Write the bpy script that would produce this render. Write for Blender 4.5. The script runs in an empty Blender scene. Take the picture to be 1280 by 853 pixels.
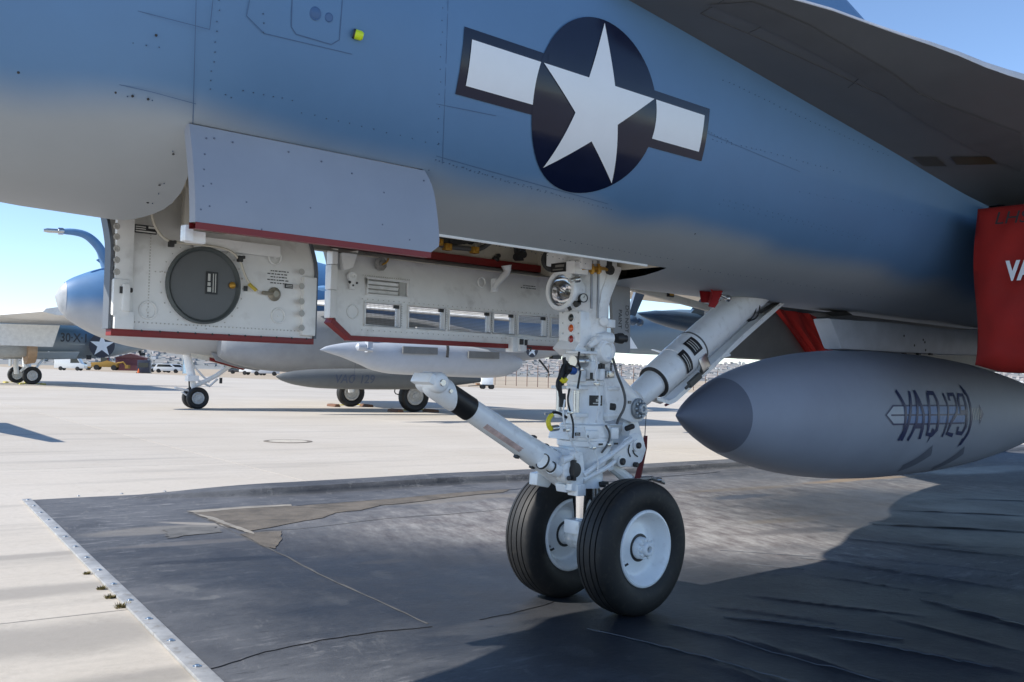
import bpy, bmesh, math, random
from mathutils import Vector, Matrix
random.seed(7)
R = math.radians
C = bpy.context.scene.collection
SC = bpy.context.scene

# ------------------------------------------------------------------ camera
CAM = Vector((0, 0, .98))
FPX = 1220.0                                    # focal length in photo pixels (1280 wide)
CM = (Matrix.Rotation(math.pi/2 + R(2.04), 3, 'X') @ Matrix.Rotation(R(1.4), 3, 'Z'))
cd = bpy.data.cameras.new('camera'); cam = bpy.data.objects.new('camera', cd); C.objects.link(cam)
cd.sensor_width = 36; cd.lens = 36*FPX/1280; cd.clip_start = .05; cd.clip_end = 6000
cam.matrix_world = Matrix.Translation(CAM) @ CM.to_4x4()
SC.camera = cam

# ------------------------------------------------------------------ sky, sun, exposure
SUN = Vector((-1.10, -.367, 1.0)).normalized()
w = bpy.data.worlds.new('World'); SC.world = w; w.use_nodes = True
nt = w.node_tree; bg = nt.nodes['Background']
sky = nt.nodes.new('ShaderNodeTexSky'); sky.sky_type = 'NISHITA'; sky.sun_disc = False
sky.sun_elevation = math.asin(SUN.z); sky.sun_rotation = math.atan2(SUN.x, SUN.y)
sky.air_density = .8; sky.dust_density = .0; sky.ozone_density = 3.0
nt.links.new(sky.outputs[0], bg.inputs[0]); bg.inputs[1].default_value = .135
sl = bpy.data.lights.new('sun', 'SUN'); so = bpy.data.objects.new('sun', sl); C.objects.link(so)
sl.energy = 4.1; sl.angle = R(.53); sl.color = (1, .95, .87)
so.rotation_euler = SUN.to_track_quat('Z', 'Y').to_euler()
SC.view_settings.view_transform = 'Standard'; SC.view_settings.look = 'None'
SC.view_settings.exposure = .7; SC.view_settings.gamma = 1

# ------------------------------------------------------------------ frames: a pixel of the photo to a point on a real plane
def ray(x, y): return CM @ Vector(((x-640)/FPX, -(y-426.5)/FPX, -1))
def G(x, y, h=0):
    d = ray(x, y); return CAM + d*((h-CAM.z)/d.z)
class Frame:
    """local axes of a parked aircraft: x aft, y to starboard, z up"""
    def __init__(s, o, a):
        s.o = Vector((o[0], o[1], 0)); s.a = Vector((a[0], a[1], 0)).normalized(); s.q = Vector((-s.a.y, s.a.x, 0))
        s.rot = math.atan2(s.a.y, s.a.x)
    def P(s, x, y, q=0):
        d = ray(x, y); c = CAM - s.o; t = (q - c.dot(s.q))/d.dot(s.q); p = c + d*t
        return Vector((p.dot(s.a), q, p.z))
    def S(s, x, y, sv):
        d = ray(x, y); c = CAM - s.o; t = (sv - c.dot(s.a))/d.dot(s.a); p = c + d*t
        return Vector((sv, p.dot(s.q), p.z))
    def H(s, x, y, h):
        d = ray(x, y); c = CAM - s.o; t = (h - CAM.z)/d.z; p = c + d*t
        return Vector((p.dot(s.a), p.dot(s.q), h))
JET = Frame((.294, 4.22), (.739, .674))
P = JET.P

# ------------------------------------------------------------------ materials
MATS = {}
def mat(name, col, rough=.5, metal=0., var=.12, vscale=6., bump=0., bscale=40., spec=.5, dirt=0., coat=0.):
    if name in MATS: return MATS[name]
    m = bpy.data.materials.new(name); m.use_nodes = True; n = m.node_tree; b = n.nodes['Principled BSDF']; l = n.links.new
    b.inputs['Roughness'].default_value = rough; b.inputs['Metallic'].default_value = metal
    b.inputs['Specular IOR Level'].default_value = spec; b.inputs['Coat Weight'].default_value = coat
    tc = n.nodes.new('ShaderNodeTexCoord')
    no = n.nodes.new('ShaderNodeTexNoise'); no.inputs['Scale'].default_value = vscale; no.inputs['Detail'].default_value = 6
    no.inputs['Roughness'].default_value = .65
    l(tc.outputs['Object'], no.inputs['Vector'])
    mr = n.nodes.new('ShaderNodeMapRange'); mr.inputs[1].default_value = .3; mr.inputs[2].default_value = .7
    mr.inputs[3].default_value = 1-var; mr.inputs[4].default_value = 1+var
    l(no.outputs[0], mr.inputs[0])
    mx = n.nodes.new('ShaderNodeMix'); mx.data_type = 'RGBA'; mx.blend_type = 'MULTIPLY'; mx.inputs[0].default_value = 1
    mx.inputs[6].default_value = (*col, 1); l(mr.outputs[0], mx.inputs[7]); last = mx.outputs[2]
    if dirt:
        d = n.nodes.new('ShaderNodeTexNoise'); d.inputs['Scale'].default_value = vscale*3.1; d.inputs['Detail'].default_value = 8
        l(tc.outputs['Object'], d.inputs['Vector'])
        dr = n.nodes.new('ShaderNodeMapRange'); dr.inputs[1].default_value = .56; dr.inputs[2].default_value = .75
        dr.inputs[3].default_value = 0; dr.inputs[4].default_value = dirt; l(d.outputs[0], dr.inputs[0])
        dm = n.nodes.new('ShaderNodeMix'); dm.data_type = 'RGBA'; l(dr.outputs[0], dm.inputs[0]); l(last, dm.inputs[6])
        dm.inputs[7].default_value = (.16, .13, .09, 1); last = dm.outputs[2]
    l(last, b.inputs['Base Color'])
    rr = n.nodes.new('ShaderNodeMapRange'); rr.inputs[3].default_value = max(.02, rough-.08); rr.inputs[4].default_value = min(1, rough+.1)
    l(no.outputs[0], rr.inputs[0]); l(rr.outputs[0], b.inputs['Roughness'])
    if bump:
        bn = n.nodes.new('ShaderNodeTexNoise'); bn.inputs['Scale'].default_value = bscale; bn.inputs['Detail'].default_value = 5
        l(tc.outputs['Object'], bn.inputs['Vector'])
        bp = n.nodes.new('ShaderNodeBump'); bp.inputs['Strength'].default_value = bump; bp.inputs['Distance'].default_value = .01
        l(bn.outputs[0], bp.inputs['Height']); l(bp.outputs[0], b.inputs['Normal'])
    MATS[name] = m; return m
def two_tone(name, lo, hi, z0, slope, amp, soft, rough=.42):
    """sprayed two-colour scheme: lower colour under a wavy soft edge at height z0 + slope*s"""
    m = mat(name, hi, rough, var=.06, vscale=2.2, bump=.012, bscale=3); n = m.node_tree; l = n.links.new; b = n.nodes['Principled BSDF']
    tc = [k for k in n.nodes if k.type == 'TEX_COORD'][0]
    old = b.inputs['Base Color'].links[0].from_node; varn = old.inputs[7].links[0].from_socket
    sx = n.nodes.new('ShaderNodeSeparateXYZ'); l(tc.outputs['Object'], sx.inputs[0])
    no = n.nodes.new('ShaderNodeTexNoise'); no.inputs['Scale'].default_value = 2.2; no.inputs['Detail'].default_value = .6; l(tc.outputs['Object'], no.inputs['Vector'])
    def M(op, a, c):
        k = n.nodes.new('ShaderNodeMath'); k.operation = op
        for i, v in enumerate((a, c)):
            if hasattr(v, 'is_output'): l(v, k.inputs[i])
            else: k.inputs[i].default_value = v
        return k.outputs[0]
    h = M('SUBTRACT', M('SUBTRACT', sx.outputs[2], M('MULTIPLY', sx.outputs[0], slope)), M('MULTIPLY', M('SUBTRACT', no.outputs[0], .5), amp))
    mr = n.nodes.new('ShaderNodeMapRange'); mr.interpolation_type = 'SMOOTHSTEP'
    mr.inputs[1].default_value = z0-soft; mr.inputs[2].default_value = z0+soft; l(h, mr.inputs[0])
    cm = n.nodes.new('ShaderNodeMix'); cm.data_type = 'RGBA'; cm.inputs[6].default_value = (*lo, 1); cm.inputs[7].default_value = (*hi, 1); l(mr.outputs[0], cm.inputs[0])
    l(cm.outputs[2], old.inputs[6])
    return m
BLUE = (.103, .215, .38); GREY = (.33, .36, .385)
m_fus = two_tone('blue_over_grey_paint', GREY, BLUE, 1.565, -.018, .10, .055, .55)
m_blue = mat('blue_paint', BLUE, .4, var=.08); m_dkblue = mat('deep_blue_paint', (.02, .05, .22), .3)
m_grey = mat('grey_paint', (.30, .31, .32), .5, var=.1, vscale=3)
m_door = mat('pale_grey_blue_paint', (.30, .325, .375), .45, var=.06, vscale=3)
m_lex = mat('shaded_underside_grey', (.135, .145, .157), .55, var=.1, vscale=2.5)  # same grey as elsewhere, darkened to hold the shade beneath the extension
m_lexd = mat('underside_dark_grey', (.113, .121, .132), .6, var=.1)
m_tank = mat('tank_blue_grey_paint', (.285, .32, .395), .62, var=.07, vscale=2.2, bump=.01, bscale=5)
m_cone = mat('tank_nose_grey', (.135, .155, .205), .62, var=.06)
m_white = mat('white_gear_paint', (.87, .885, .89), .32, var=.06, vscale=9, dirt=.22, coat=.2)
m_inner = mat('white_bay_paint', (.85, .85, .835), .42, var=.07, vscale=5, dirt=.25)
m_cream = mat('cream_bay_paint', (.62, .58, .49), .5, var=.1, vscale=6, dirt=.3)
m_red = mat('red_edge_paint', (.21, .012, .012), .45, var=.12)
m_cloth = mat('red_cloth', (.33, .012, .008), .8, var=.15, vscale=5, bump=.15, bscale=300)
m_navy = mat('navy_insignia', (.006, .010, .032), .15, var=.1, spec=.3)
m_star = mat('white_insignia', (.80, .82, .84), .3, var=.03)
m_black = mat('black_paint', (.012, .012, .013), .45)
m_rub = mat('tyre_rubber', (.0095, .0095, .010), .6, var=.2, vscale=14, bump=.05, bscale=120, dirt=.12)
m_dark = mat('dark_fitting', (.03, .03, .03), .5)
m_steel = mat('bare_steel', (.55, .55, .54), .28, 1., var=.1, vscale=20)
m_chrome = mat('chrome', (.75, .75, .76), .08, 1., var=.03)
m_gold = mat('gold_fitting', (.55, .30, .05), .4, .6)
m_yel = mat('yellow_plastic', (.80, .68, .03), .45)
m_lime = mat('lime_beacon', (.62, .78, .02), .3)
m_cable = mat('black_cable', (.012, .012, .014), .5)
m_hose = mat('grey_hose', (.10, .10, .10), .5)
m_glassg = mat('dark_lens', (.006, .012, .010), .08, coat=1)
m_amb = mat('amber_lens', (.75, .12, .01), .15, coat=1)
m_redl = mat('red_lens', (.35, .02, .015), .15, coat=1)
m_disc = mat('dark_grey_cover', (.13, .14, .145), .5, var=.08)
m_plac = mat('black_placard', (.015, .015, .016), .4)
m_ink = mat('dark_ink', (.03, .032, .035), .6)
m_inkb = mat('navy_ink', (.012, .022, .095), .45)
m_lite = mat('pale_print', (.6, .6, .56), .5)
m_rivet = mat('rivet_head', (.05, .09, .15), .5)
m_alu = mat('aluminium_strip', (.36, .36, .355), .62, .35, var=.25, vscale=9, dirt=.6)
m_conc = None

# ------------------------------------------------------------------ mesh builder
class B:
    def __init__(s): s.v = []; s.f = []; s.mi = []
    def add(s, vs, fs, mi=0):
        o = len(s.v); s.v += [Vector(x) for x in vs]; s.f += [tuple(i+o for i in f) for f in fs]; s.mi += [mi]*len(fs); return s
    def box(s, c, size, ax=None, mi=0):
        c = Vector(c); X, Y, Z = ax if ax else (Vector((1, 0, 0)), Vector((0, 1, 0)), Vector((0, 0, 1)))
        hx, hy, hz = [k/2 for k in size]
        vs = [c + X*(a*hx) + Y*(b*hy) + Z*(d*hz) for a in (-1, 1) for b in (-1, 1) for d in (-1, 1)]
        return s.add(vs, [(0, 1, 3, 2), (4, 6, 7, 5), (0, 4, 5, 1), (2, 3, 7, 6), (0, 2, 6, 4), (1, 5, 7, 3)], mi)
    def span(s, a, b, mi=0):
        a = Vector(a); b = Vector(b); d = b-a
        return s.box((a+b)/2, (abs(d.x), abs(d.y), abs(d.z)), None, mi)
    def lathe(s, o, axis, prof, n=28, mi=0, cap=True, closed=False):
        o = Vector(o); ax = Vector(axis).normalized()
        u = ax.cross(Vector((0, 0, 1)) if abs(ax.z) < .9 else Vector((1, 0, 0))).normalized(); v = ax.cross(u)
        vs = []; fs = []
        for d, r in prof:
            for k in range(n):
                a = 2*math.pi*k/n; vs.append(o + ax*d + (u*math.cos(a) + v*math.sin(a))*max(r, 1e-4))
        m = len(prof)
        for i in range(m if closed else m-1):
            j = (i+1) % m
            for k in range(n):
                k2 = (k+1) % n; fs.append((i*n+k, i*n+k2, j*n+k2, j*n+k))
        if cap and not closed: fs.append(tuple(range(n-1, -1, -1))); fs.append(tuple((m-1)*n+k for k in range(n)))
        return s.add(vs, fs, mi)
    def cyl(s, a, b, r0, r1=None, n=20, mi=0):
        a = Vector(a); b = Vector(b); return s.lathe(a, b-a, [(0, r0), ((b-a).length, r0 if r1 is None else r1)], n, mi)
    def tube(s, pts, r, n=8, mi=0, smooth=0):
        pts = [Vector(p) for p in pts]
        for _ in range(smooth):
            q = [pts[0]]
            for a, b in zip(pts, pts[1:]): q += [a.lerp(b, .25), a.lerp(b, .75)]
            pts = q + [pts[-1]]
        rs = r if isinstance(r, (list, tuple)) else [r]
        vs = []; fs = []; up = None; N = len(pts)
        for i, p in enumerate(pts):
            t = (pts[min(i+1, N-1)] - pts[max(i-1, 0)]).normalized()
            if up is None: up = t.cross(Vector((0, 0, 1)) if abs(t.z) < .9 else Vector((1, 0, 0))).normalized()
            up = (up - t*up.dot(t)).normalized(); v = t.cross(up)
            f = i/max(1, N-1)*(len(rs)-1); k = min(int(f), len(rs)-2) if len(rs) > 1 else 0
            rr = rs[0] if len(rs) == 1 else rs[k] + (rs[k+1]-rs[k])*(f-k)
            for j in range(n):
                a = 2*math.pi*j/n; vs.append(p + (up*math.cos(a) + v*math.sin(a))*rr)
        for i in range(N-1):
            for j in range(n):
                j2 = (j+1) % n; fs.append((i*n+j, i*n+j2, (i+1)*n+j2, (i+1)*n+j))
        fs.append(tuple(range(n-1, -1, -1))); fs.append(tuple((N-1)*n+j for j in range(n)))
        return s.add(vs, fs, mi)
    def prism(s, poly, vec, mi=0):
        poly = [Vector(p) for p in poly]; vec = Vector(vec); n = len(poly)
        return s.add(poly + [p+vec for p in poly], [tuple(range(n-1, -1, -1)), tuple(range(n, 2*n))] + [(i, (i+1) % n, (i+1) % n+n, i+n) for i in range(n)], mi)
    def grid(s, rows, mi=0, closed=False, skip=None):
        nr = len(rows); nc = len(rows[0]); fs = []
        for i in range(nr-1):
            for j in range(nc if closed else nc-1):
                if skip and skip(i, j): continue
                j2 = (j+1) % nc; fs.append((i*nc+j, i*nc+j2, (i+1)*nc+j2, (i+1)*nc+j))
        return s.add([p for r in rows for p in r], fs, mi)
    def sphere(s, c, r, n=16, mi=0, sc=(1, 1, 1)):
        rows = []
        c = Vector(c)
        for i in range(n//2+1):
            t = math.pi*i/(n//2)
            rows.append([c + Vector((r*sc[0]*math.sin(t)*math.cos(2*math.pi*k/n), r*sc[1]*math.sin(t)*math.sin(2*math.pi*k/n), r*sc[2]*math.cos(t))) for k in range(n)])
        return s.grid(rows, mi, closed=True)
    def mesh(s, name, mats, ang=35, bevel=0):
        me = bpy.data.meshes.new(name); bm = bmesh.new()
        bv = [bm.verts.new(v) for v in s.v]
        for f, mi in zip(s.f, s.mi):
            try: k = bm.faces.new([bv[i] for i in f]); k.material_index = mi; k.smooth = True
            except ValueError: pass
        bmesh.ops.remove_doubles(bm, verts=bm.verts, dist=2e-5)
        bmesh.ops.recalc_face_normals(bm, faces=bm.faces)
        if bevel:
            ed = [e for e in bm.edges if len(e.link_faces) == 2 and e.calc_face_angle(0) > .6]
            try: bmesh.ops.bevel(bm, geom=ed, offset=bevel, segments=2, profile=.6, affect='EDGES', clamp_overlap=True)
            except Exception: pass
            for k in bm.faces: k.smooth = True
        bm.to_mesh(me); bm.free()
        for m in (mats if isinstance(mats, (list, tuple)) else [mats]): me.materials.append(m)
        me.set_sharp_from_angle(angle=R(ang))
        return me
    def obj(s, name, mats, parent=None, ang=35, bevel=0, kind=None, label=None):
        o = bpy.data.objects.new(name, s.mesh(name, mats, ang, bevel)); C.objects.link(o); o.parent = parent
        if kind: o['kind'] = kind
        if label: o['label'] = label
        return o
def tag(o, label, cat, group=None):
    o['label'] = label; o['category'] = cat
    if group: o['group'] = group
    return o
def thing(name, label, cat, loc=(0, 0, 0), rz=0, group=None):
    o = bpy.data.objects.new(name, None); C.objects.link(o); o.location = loc; o.rotation_euler = (0, 0, rz); o.empty_display_size = .3
    return tag(o, label, cat, group)
def dup(root, loc=None, rz=None, label=None, group=None):
    r = root.copy(); C.objects.link(r)
    if loc is not None: r.location = loc
    if rz is not None: r.rotation_euler = (0, 0, rz)
    if label: r['label'] = label
    if group: r['group'] = group
    for ch in root.children:
        c = ch.copy(); C.objects.link(c); c.parent = r
        for g in ch.children:
            d = g.copy(); C.objects.link(d); d.parent = c
    return r
def lerpk(keys, x):
    if x <= keys[0][0]: return keys[0][1]
    for (a, va), (b, vb) in zip(keys, keys[1:]):
        if x <= b:
            t = (x-a)/(b-a); return va + (vb-va)*t
    return keys[-1][1]
def smk(keys, x):
    """monotone-ish smooth interpolation of keys"""
    n = len(keys)
    if x <= keys[0][0]: return keys[0][1]
    if x >= keys[-1][0]: return keys[-1][1]
    i = max(k for k in range(n-1) if keys[k][0] <= x)
    def sl(k):
        if k == 0 or k == n-1: return 0 if n < 3 else ((keys[1][1]-keys[0][1])/(keys[1][0]-keys[0][0]) if k == 0 else (keys[-1][1]-keys[-2][1])/(keys[-1][0]-keys[-2][0]))
        a = (keys[k][1]-keys[k-1][1])/(keys[k][0]-keys[k-1][0]); b = (keys[k+1][1]-keys[k][1])/(keys[k+1][0]-keys[k][0])
        return 0 if a*b <= 0 else 2*a*b/(a+b)
    h = keys[i+1][0]-keys[i][0]; t = (x-keys[i][0])/h
    return ((2*t**3-3*t*t+1)*keys[i][1] + (t**3-2*t*t+t)*h*sl(i) + (-2*t**3+3*t*t)*keys[i+1][1] + (t**3-t*t)*h*sl(i+1))
# flat outlines and text laid on to a surface: cut into small cells, then mapped (u, v) -> 3-D
def decal(polys, fn, name, m, parent, step=.04, kind=None):
    bm = bmesh.new()
    for poly in polys:
        try: bm.faces.new([bm.verts.new((p[0], p[1], 0)) for p in poly])
        except ValueError: pass
    return _lay(bm, fn, name, m, parent, step, kind)
def _lay(bm, fn, name, m, parent, step, kind=None):
    bmesh.ops.triangulate(bm, faces=bm.faces)
    xs = [v.co.x for v in bm.verts]; ys = [v.co.y for v in bm.verts]
    if step:
        for k, lo, hi in ((0, min(xs), max(xs)), (1, min(ys), max(ys))):
            n = int((hi-lo)/step)
            for i in range(1, n+1):
                co = [0, 0, 0]; no = [0, 0, 0]; co[k] = lo + i*(hi-lo)/(n+1); no[k] = 1
                bmesh.ops.bisect_plane(bm, geom=bm.verts[:]+bm.edges[:]+bm.faces[:], plane_co=co, plane_no=no, dist=1e-6)
    for v in bm.verts: v.co = fn(v.co.x, v.co.y)
    for f in bm.faces: f.smooth = True
    me = bpy.data.meshes.new(name); bm.to_mesh(me); bm.free(); me.materials.append(m)
    o = bpy.data.objects.new(name, me); C.objects.link(o); o.parent = parent
    if kind: o['kind'] = kind
    return o
def text_bm(body, size, shear=0, sx=1, sy=1, bold=0, align='CENTER'):
    cu = bpy.data.curves.new('t', 'FONT'); cu.body = body; cu.size = size; cu.shear = shear; cu.align_x = align; cu.align_y = 'CENTER'; cu.offset = bold; cu.resolution_u = 5
    o = bpy.data.objects.new('t', cu); C.objects.link(o)
    dg = bpy.context.evaluated_depsgraph_get(); dg.update()
    me = bpy.data.meshes.new_from_object(o.evaluated_get(dg))
    bm = bmesh.new(); bm.from_mesh(me)
    bpy.data.objects.remove(o); bpy.data.curves.remove(cu); bpy.data.meshes.remove(me)
    for v in bm.verts: v.co.x *= sx; v.co.y *= sy
    return bm
def lettering(body, size, fn, m, parent, step=.03, **k):
    o = _lay(text_bm(body, size, **k), fn, 'lettering', m, parent, step)
    return o
def ring(cx, cy, r0, r1, n=28):
    return [[(cx+r*math.cos(2*math.pi*a/n), cy+r*math.sin(2*math.pi*a/n)) for r, a in ((r0, k), (r1, k), (r1, k+1), (r0, k+1))] for k in range(n)]
def circ(cx, cy, r, n=40): return [(cx+r*math.cos(2*math.pi*k/n), cy+r*math.sin(2*math.pi*k/n)) for k in range(n)]
def rect(x0, y0, x1, y1): return [(x0, y0), (x1, y0), (x1, y1), (x0, y1)]

# ================================================================== SETTING
def world_mat(name, build):
    m = bpy.data.materials.new(name); m.use_nodes = True; n = m.node_tree; b = n.nodes['Principled BSDF']
    geo = n.nodes.new('ShaderNodeNewGeometry')
    build(n, b, geo.outputs['Position'], n.links.new); return m
def nnoise(n, l, vec, scale, detail=6, rough=.6, stretch=None, rot=0):
    if stretch:
        mp = n.nodes.new('ShaderNodeMapping'); mp.vector_type = 'TEXTURE'
        mp.inputs['Scale'].default_value = stretch; mp.inputs['Rotation'].default_value = (0, 0, rot); l(vec, mp.inputs[0]); vec = mp.outputs[0]
    k = n.nodes.new('ShaderNodeTexNoise'); k.inputs['Scale'].default_value = scale; k.inputs['Detail'].default_value = detail; k.inputs['Roughness'].default_value = rough
    l(vec, k.inputs['Vector']); return k.outputs[0]
def nrange(n, l, v, a, b, c, d, smooth=False):
    k = n.nodes.new('ShaderNodeMapRange'); l(v, k.inputs[0])
    if smooth: k.interpolation_type = 'SMOOTHSTEP'
    for i, x in enumerate((a, b, c, d)): k.inputs[i+1].default_value = x
    return k.outputs[0]
def nmix(n, l, f, a, b, bt='MIX'):
    k = n.nodes.new('ShaderNodeMix'); k.data_type = 'RGBA'; k.blend_type = bt
    for i, v in ((0, f), (6, a), (7, b)):
        if hasattr(v, 'is_output'): l(v, k.inputs[i])
        else: k.inputs[i].default_value = v if i == 0 else (*v, 1)
    return k.outputs[2]
def nmath(n, l, op, a, b=0.):
    k = n.nodes.new('ShaderNodeMath'); k.operation = op
    for i, v in enumerate((a, b)):
        if hasattr(v, 'is_output'): l(v, k.inputs[i])
        else: k.inputs[i].default_value = v
    return k.outputs[0]
def nblob(n, l, pos, c, rx, ry, rot, edge=.35, wob=.5, fq=3.2):
    """mask of an irregular patch round a ground point"""
    mp = n.nodes.new('ShaderNodeMapping'); mp.vector_type = 'TEXTURE'; mp.inputs['Location'].default_value = (c[0], c[1], 0)
    mp.inputs['Rotation'].default_value = (0, 0, rot); mp.inputs['Scale'].default_value = (rx, ry, 1e3); l(pos, mp.inputs[0])
    ln = n.nodes.new('ShaderNodeVectorMath'); ln.operation = 'LENGTH'; l(mp.outputs[0], ln.inputs[0])
    no = nnoise(n, l, pos, fq, 8, .72)
    d = nmath(n, l, 'ADD', ln.outputs['Value'], nmath(n, l, 'MULTIPLY', nmath(n, l, 'SUBTRACT', no, .5), wob*2))
    return nrange(n, l, d, 1-edge, 1+edge, 1, 0, True)
SLA = R(35.0)                                     # direction of the slab joints
E1 = Vector((math.cos(SLA), math.sin(SLA), 0)); E2 = Vector((math.sin(SLA), -math.cos(SLA), 0))
def conc(n, b, pos, l):
    a = nnoise(n, l, pos, .35, 8, .62); s = nnoise(n, l, pos, .55, 7, .7, (3.2, .38, 1), SLA); f = nnoise(n, l, pos, 22, 5, .7); g = nnoise(n, l, pos, 5.5, 7, .72)
    c = nmix(n, l, nrange(n, l, a, .35, .68, 0, 1), (.45, .405, .345), (.515, .472, .415))
    c = nmix(n, l, nrange(n, l, s, .53, .70, 0, .6), c, (.26, .24, .215))
    c = nmix(n, l, nrange(n, l, g, .55, .78, 0, .40), c, (.29, .26, .215))
    c = nmix(n, l, nrange(n, l, f, .35, .7, 0, .22), c, (.27, .25, .215))
    st = None
    for (x, y, rx, ry) in ((20, 742, .62, .12), (60, 800, .62, .22), (25, 696, .8, .07), (170, 850, .34, .09)):
        k = nblob(n, l, pos, G(x, y), rx, ry, SLA, .5, .55); st = k if st is None else nmath(n, l, 'MAXIMUM', st, k)
    c = nmix(n, l, nmath(n, l, 'MULTIPLY', st, .62), c, (.215, .20, .18))
    oi = n.nodes.new('ShaderNodeObjectInfo')
    c = nmix(n, l, 1., c, nrange(n, l, oi.outputs['Random'], 0, 1, .96, 1.03), 'MULTIPLY')
    l(c, b.inputs['Base Color']); b.inputs['Roughness'].default_value = .85
    bp = n.nodes.new('ShaderNodeBump'); bp.inputs['Strength'].default_value = .25; bp.inputs['Distance'].default_value = .006
    l(f, bp.inputs['Height']); l(bp.outputs[0], b.inputs['Normal'])
m_conc = world_mat('pale_concrete', conc)
bb = B(); bb.add([(-3000, -300, -.014), (3000, -300, -.014), (3000, 5200, -.014), (-3000, 5200, -.014)], [(0, 1, 2, 3)])
tarmac = bb.obj('concrete_apron', m_conc, kind='structure')
S_ = 5.9; gap = .010
bb = B(); hs = S_/2-gap/2
bb.add([(-hs, -hs, -.013), (hs, -hs, -.013), (hs, hs, -.013), (-hs, hs, -.013), (-hs, -hs, -.0015), (hs, -hs, -.0015), (hs, hs, -.0015), (-hs, hs, -.0015)] +
       [(a*(hs-.0025), c*(hs-.0025), 0) for a, c in ((-1, -1), (1, -1), (1, 1), (-1, 1))],
       [(i, (i+1) % 4, (i+1) % 4+4, i+4) for i in range(4)] + [(i+4, (i+1) % 4+4, (i+1) % 4+8, i+8) for i in range(4)] + [(8, 9, 10, 11)])
q_ = S_/2-.0005; bb.add([(-q_, -q_, -.003), (q_, -q_, -.003), (q_, q_, -.003), (-q_, q_, -.003)], [(0, 1, 2, 3)], 1)
slab_me = bb.mesh('slab', [m_conc, mat('dark_joint_filler', (.05, .045, .04), .9)], 20)
J0 = G(0, 780); K0 = G(70, 522)
o2 = J0.dot(E2); o1 = K0.dot(E1)
cnt = 0
for i in range(-14, 16):
    for j in range(-20, 4):
        c = E1*(o1+(i+.5)*S_) + E2*(o2+(j+.5)*S_)
        if c.y < -6 or c.y > 72 or abs(c.x) > 9+c.y*.62 or cnt >= 296: continue
        o = bpy.data.objects.new('slab', slab_me); C.objects.link(o); o.parent = tarmac; o.location = c; o.rotation_euler = (0, 0, SLA); cnt += 1

# dirt margin beyond the apron
def dirt(n, b, pos, l):
    a = nnoise(n, l, pos, .05, 8, .65); s = nnoise(n, l, pos, .5, 6, .7)
    c = nmix(n, l, nrange(n, l, a, .35, .65, 0, 1), (.33, .26, .19), (.42, .35, .26))
    l(nmix(n, l, nrange(n, l, s, .5, .8, 0, .4), c, (.22, .19, .12)), b.inputs['Base Color']); b.inputs['Roughness'].default_value = .95
m_dirt = world_mat('dry_dirt', dirt)
bb = B(); bb.add([(-150, 285, -.006), (-85, 190, -.006), (-30, 108, -.006), (-2.2, 77, -.006), (16, 80, -.006), (60, 104, -.006), (900, 560, -.006), (1500, 5100, -.006), (-1900, 5100, -.006), (-1900, 420, -.006)], [tuple(range(10))])
bb.obj('dirt_margin', m_dirt, kind='structure')
# hillside
def hillh(x, y):
    k = min(1, max(0, (y-1100)/1500)); k = k*k*(3-2*k)
    prof = lerpk([(-1400, 118), (-760, 96), (-420, 74), (-150, 42), (60, 40), (400, 36), (800, 40), (1500, 60)], x*2300/max(y, 1200))
    return k*prof*(1 + .16*math.sin(x*.011+1) + .10*math.sin(x*.027+y*.01) + .05*math.sin(x*.07))
bb = B(); bb.grid([[(x, y, hillh(x, y)-1) for x in range(-2200, 2201, 50)] for y in range(1050, 3300, 75)])
def hillm(n, b, pos, l):
    a = nnoise(n, l, pos, .012, 8, .7); s = nnoise(n, l, pos, .04, 6, .7)
    c = nmix(n, l, nrange(n, l, a, .4, .6, 0, 1), (.25, .245, .235), (.19, .20, .20))  # pale and greyed to hold the distant haze
    l(nmix(n, l, nrange(n, l, s, .5, .65, 0, .7), c, (.13, .15, .145)), b.inputs['Base Color']); b.inputs['Roughness'].default_value = 1
bb.obj('hill', world_mat('scrub_hillside', hillm), kind='structure')

# ------------------------------------------------------------------ rubber mat
import numpy as np
MA = G(38, 627); dB = Vector((.79, .61, 0)).normalized(); dL = (G(270, 853)-MA).normalized()
MW, MH = 17.0, 8.6
us = np.concatenate([np.arange(0, 9.2, .03), np.arange(9.2, MW, .12)]); vs_ = np.concatenate([np.arange(0, .66, .02), np.arange(.66, 7, .026), np.arange(7, MH, .1)])
U, V = np.meshgrid(us, vs_); X = MA.x+U*dB.x+V*dL.x; Y = MA.y+U*dB.y+V*dL.y
rng = np.random.default_rng(3)
Z = np.full_like(X, .007)
for k in range(26):
    a = rng.uniform(0, 6.28); f = rng.uniform(.6, 3.2); Z += .0011/f**.5*np.sin((X*math.cos(a)+Y*math.sin(a))*f*2+rng.uniform(0, 6))
# bund under the back edge
ramp = np.clip((U-.25)/1.6, 0, 1); ramp = ramp*ramp*(3-2*ramp)
wd = .10+.34*ramp
prof = np.clip(V/.09, 0, 1)*np.clip((wd+.03-V)/.03, 0, 1)
Z += .055*ramp*prof
def fold(a, b, h, wdt, bend=0):
    global Z
    a = G(*a); b = G(*b); d = b-a; Ln = math.hypot(d.x, d.y); tx, ty = d.x/Ln, d.y/Ln
    t = (X-a.x)*tx+(Y-a.y)*ty; s = -(X-a.x)*ty+(Y-a.y)*tx
    s = s - bend*np.sin(np.clip(t/Ln, 0, 1)*math.pi) - .012*np.sin(t*5+a.x*9)
    e = np.clip(t/(.25*Ln)+.15, 0, 1)*np.clip((Ln-t)/(.35*Ln), 0, 1)
    h *= .55; wdt *= .62
    Z = Z + h*np.exp(-(s/wdt)**2)*e + h*.45*np.exp(-((s-.045)/wdt)**2)*e*np.sin(t*2.3+a.x)**2
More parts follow.
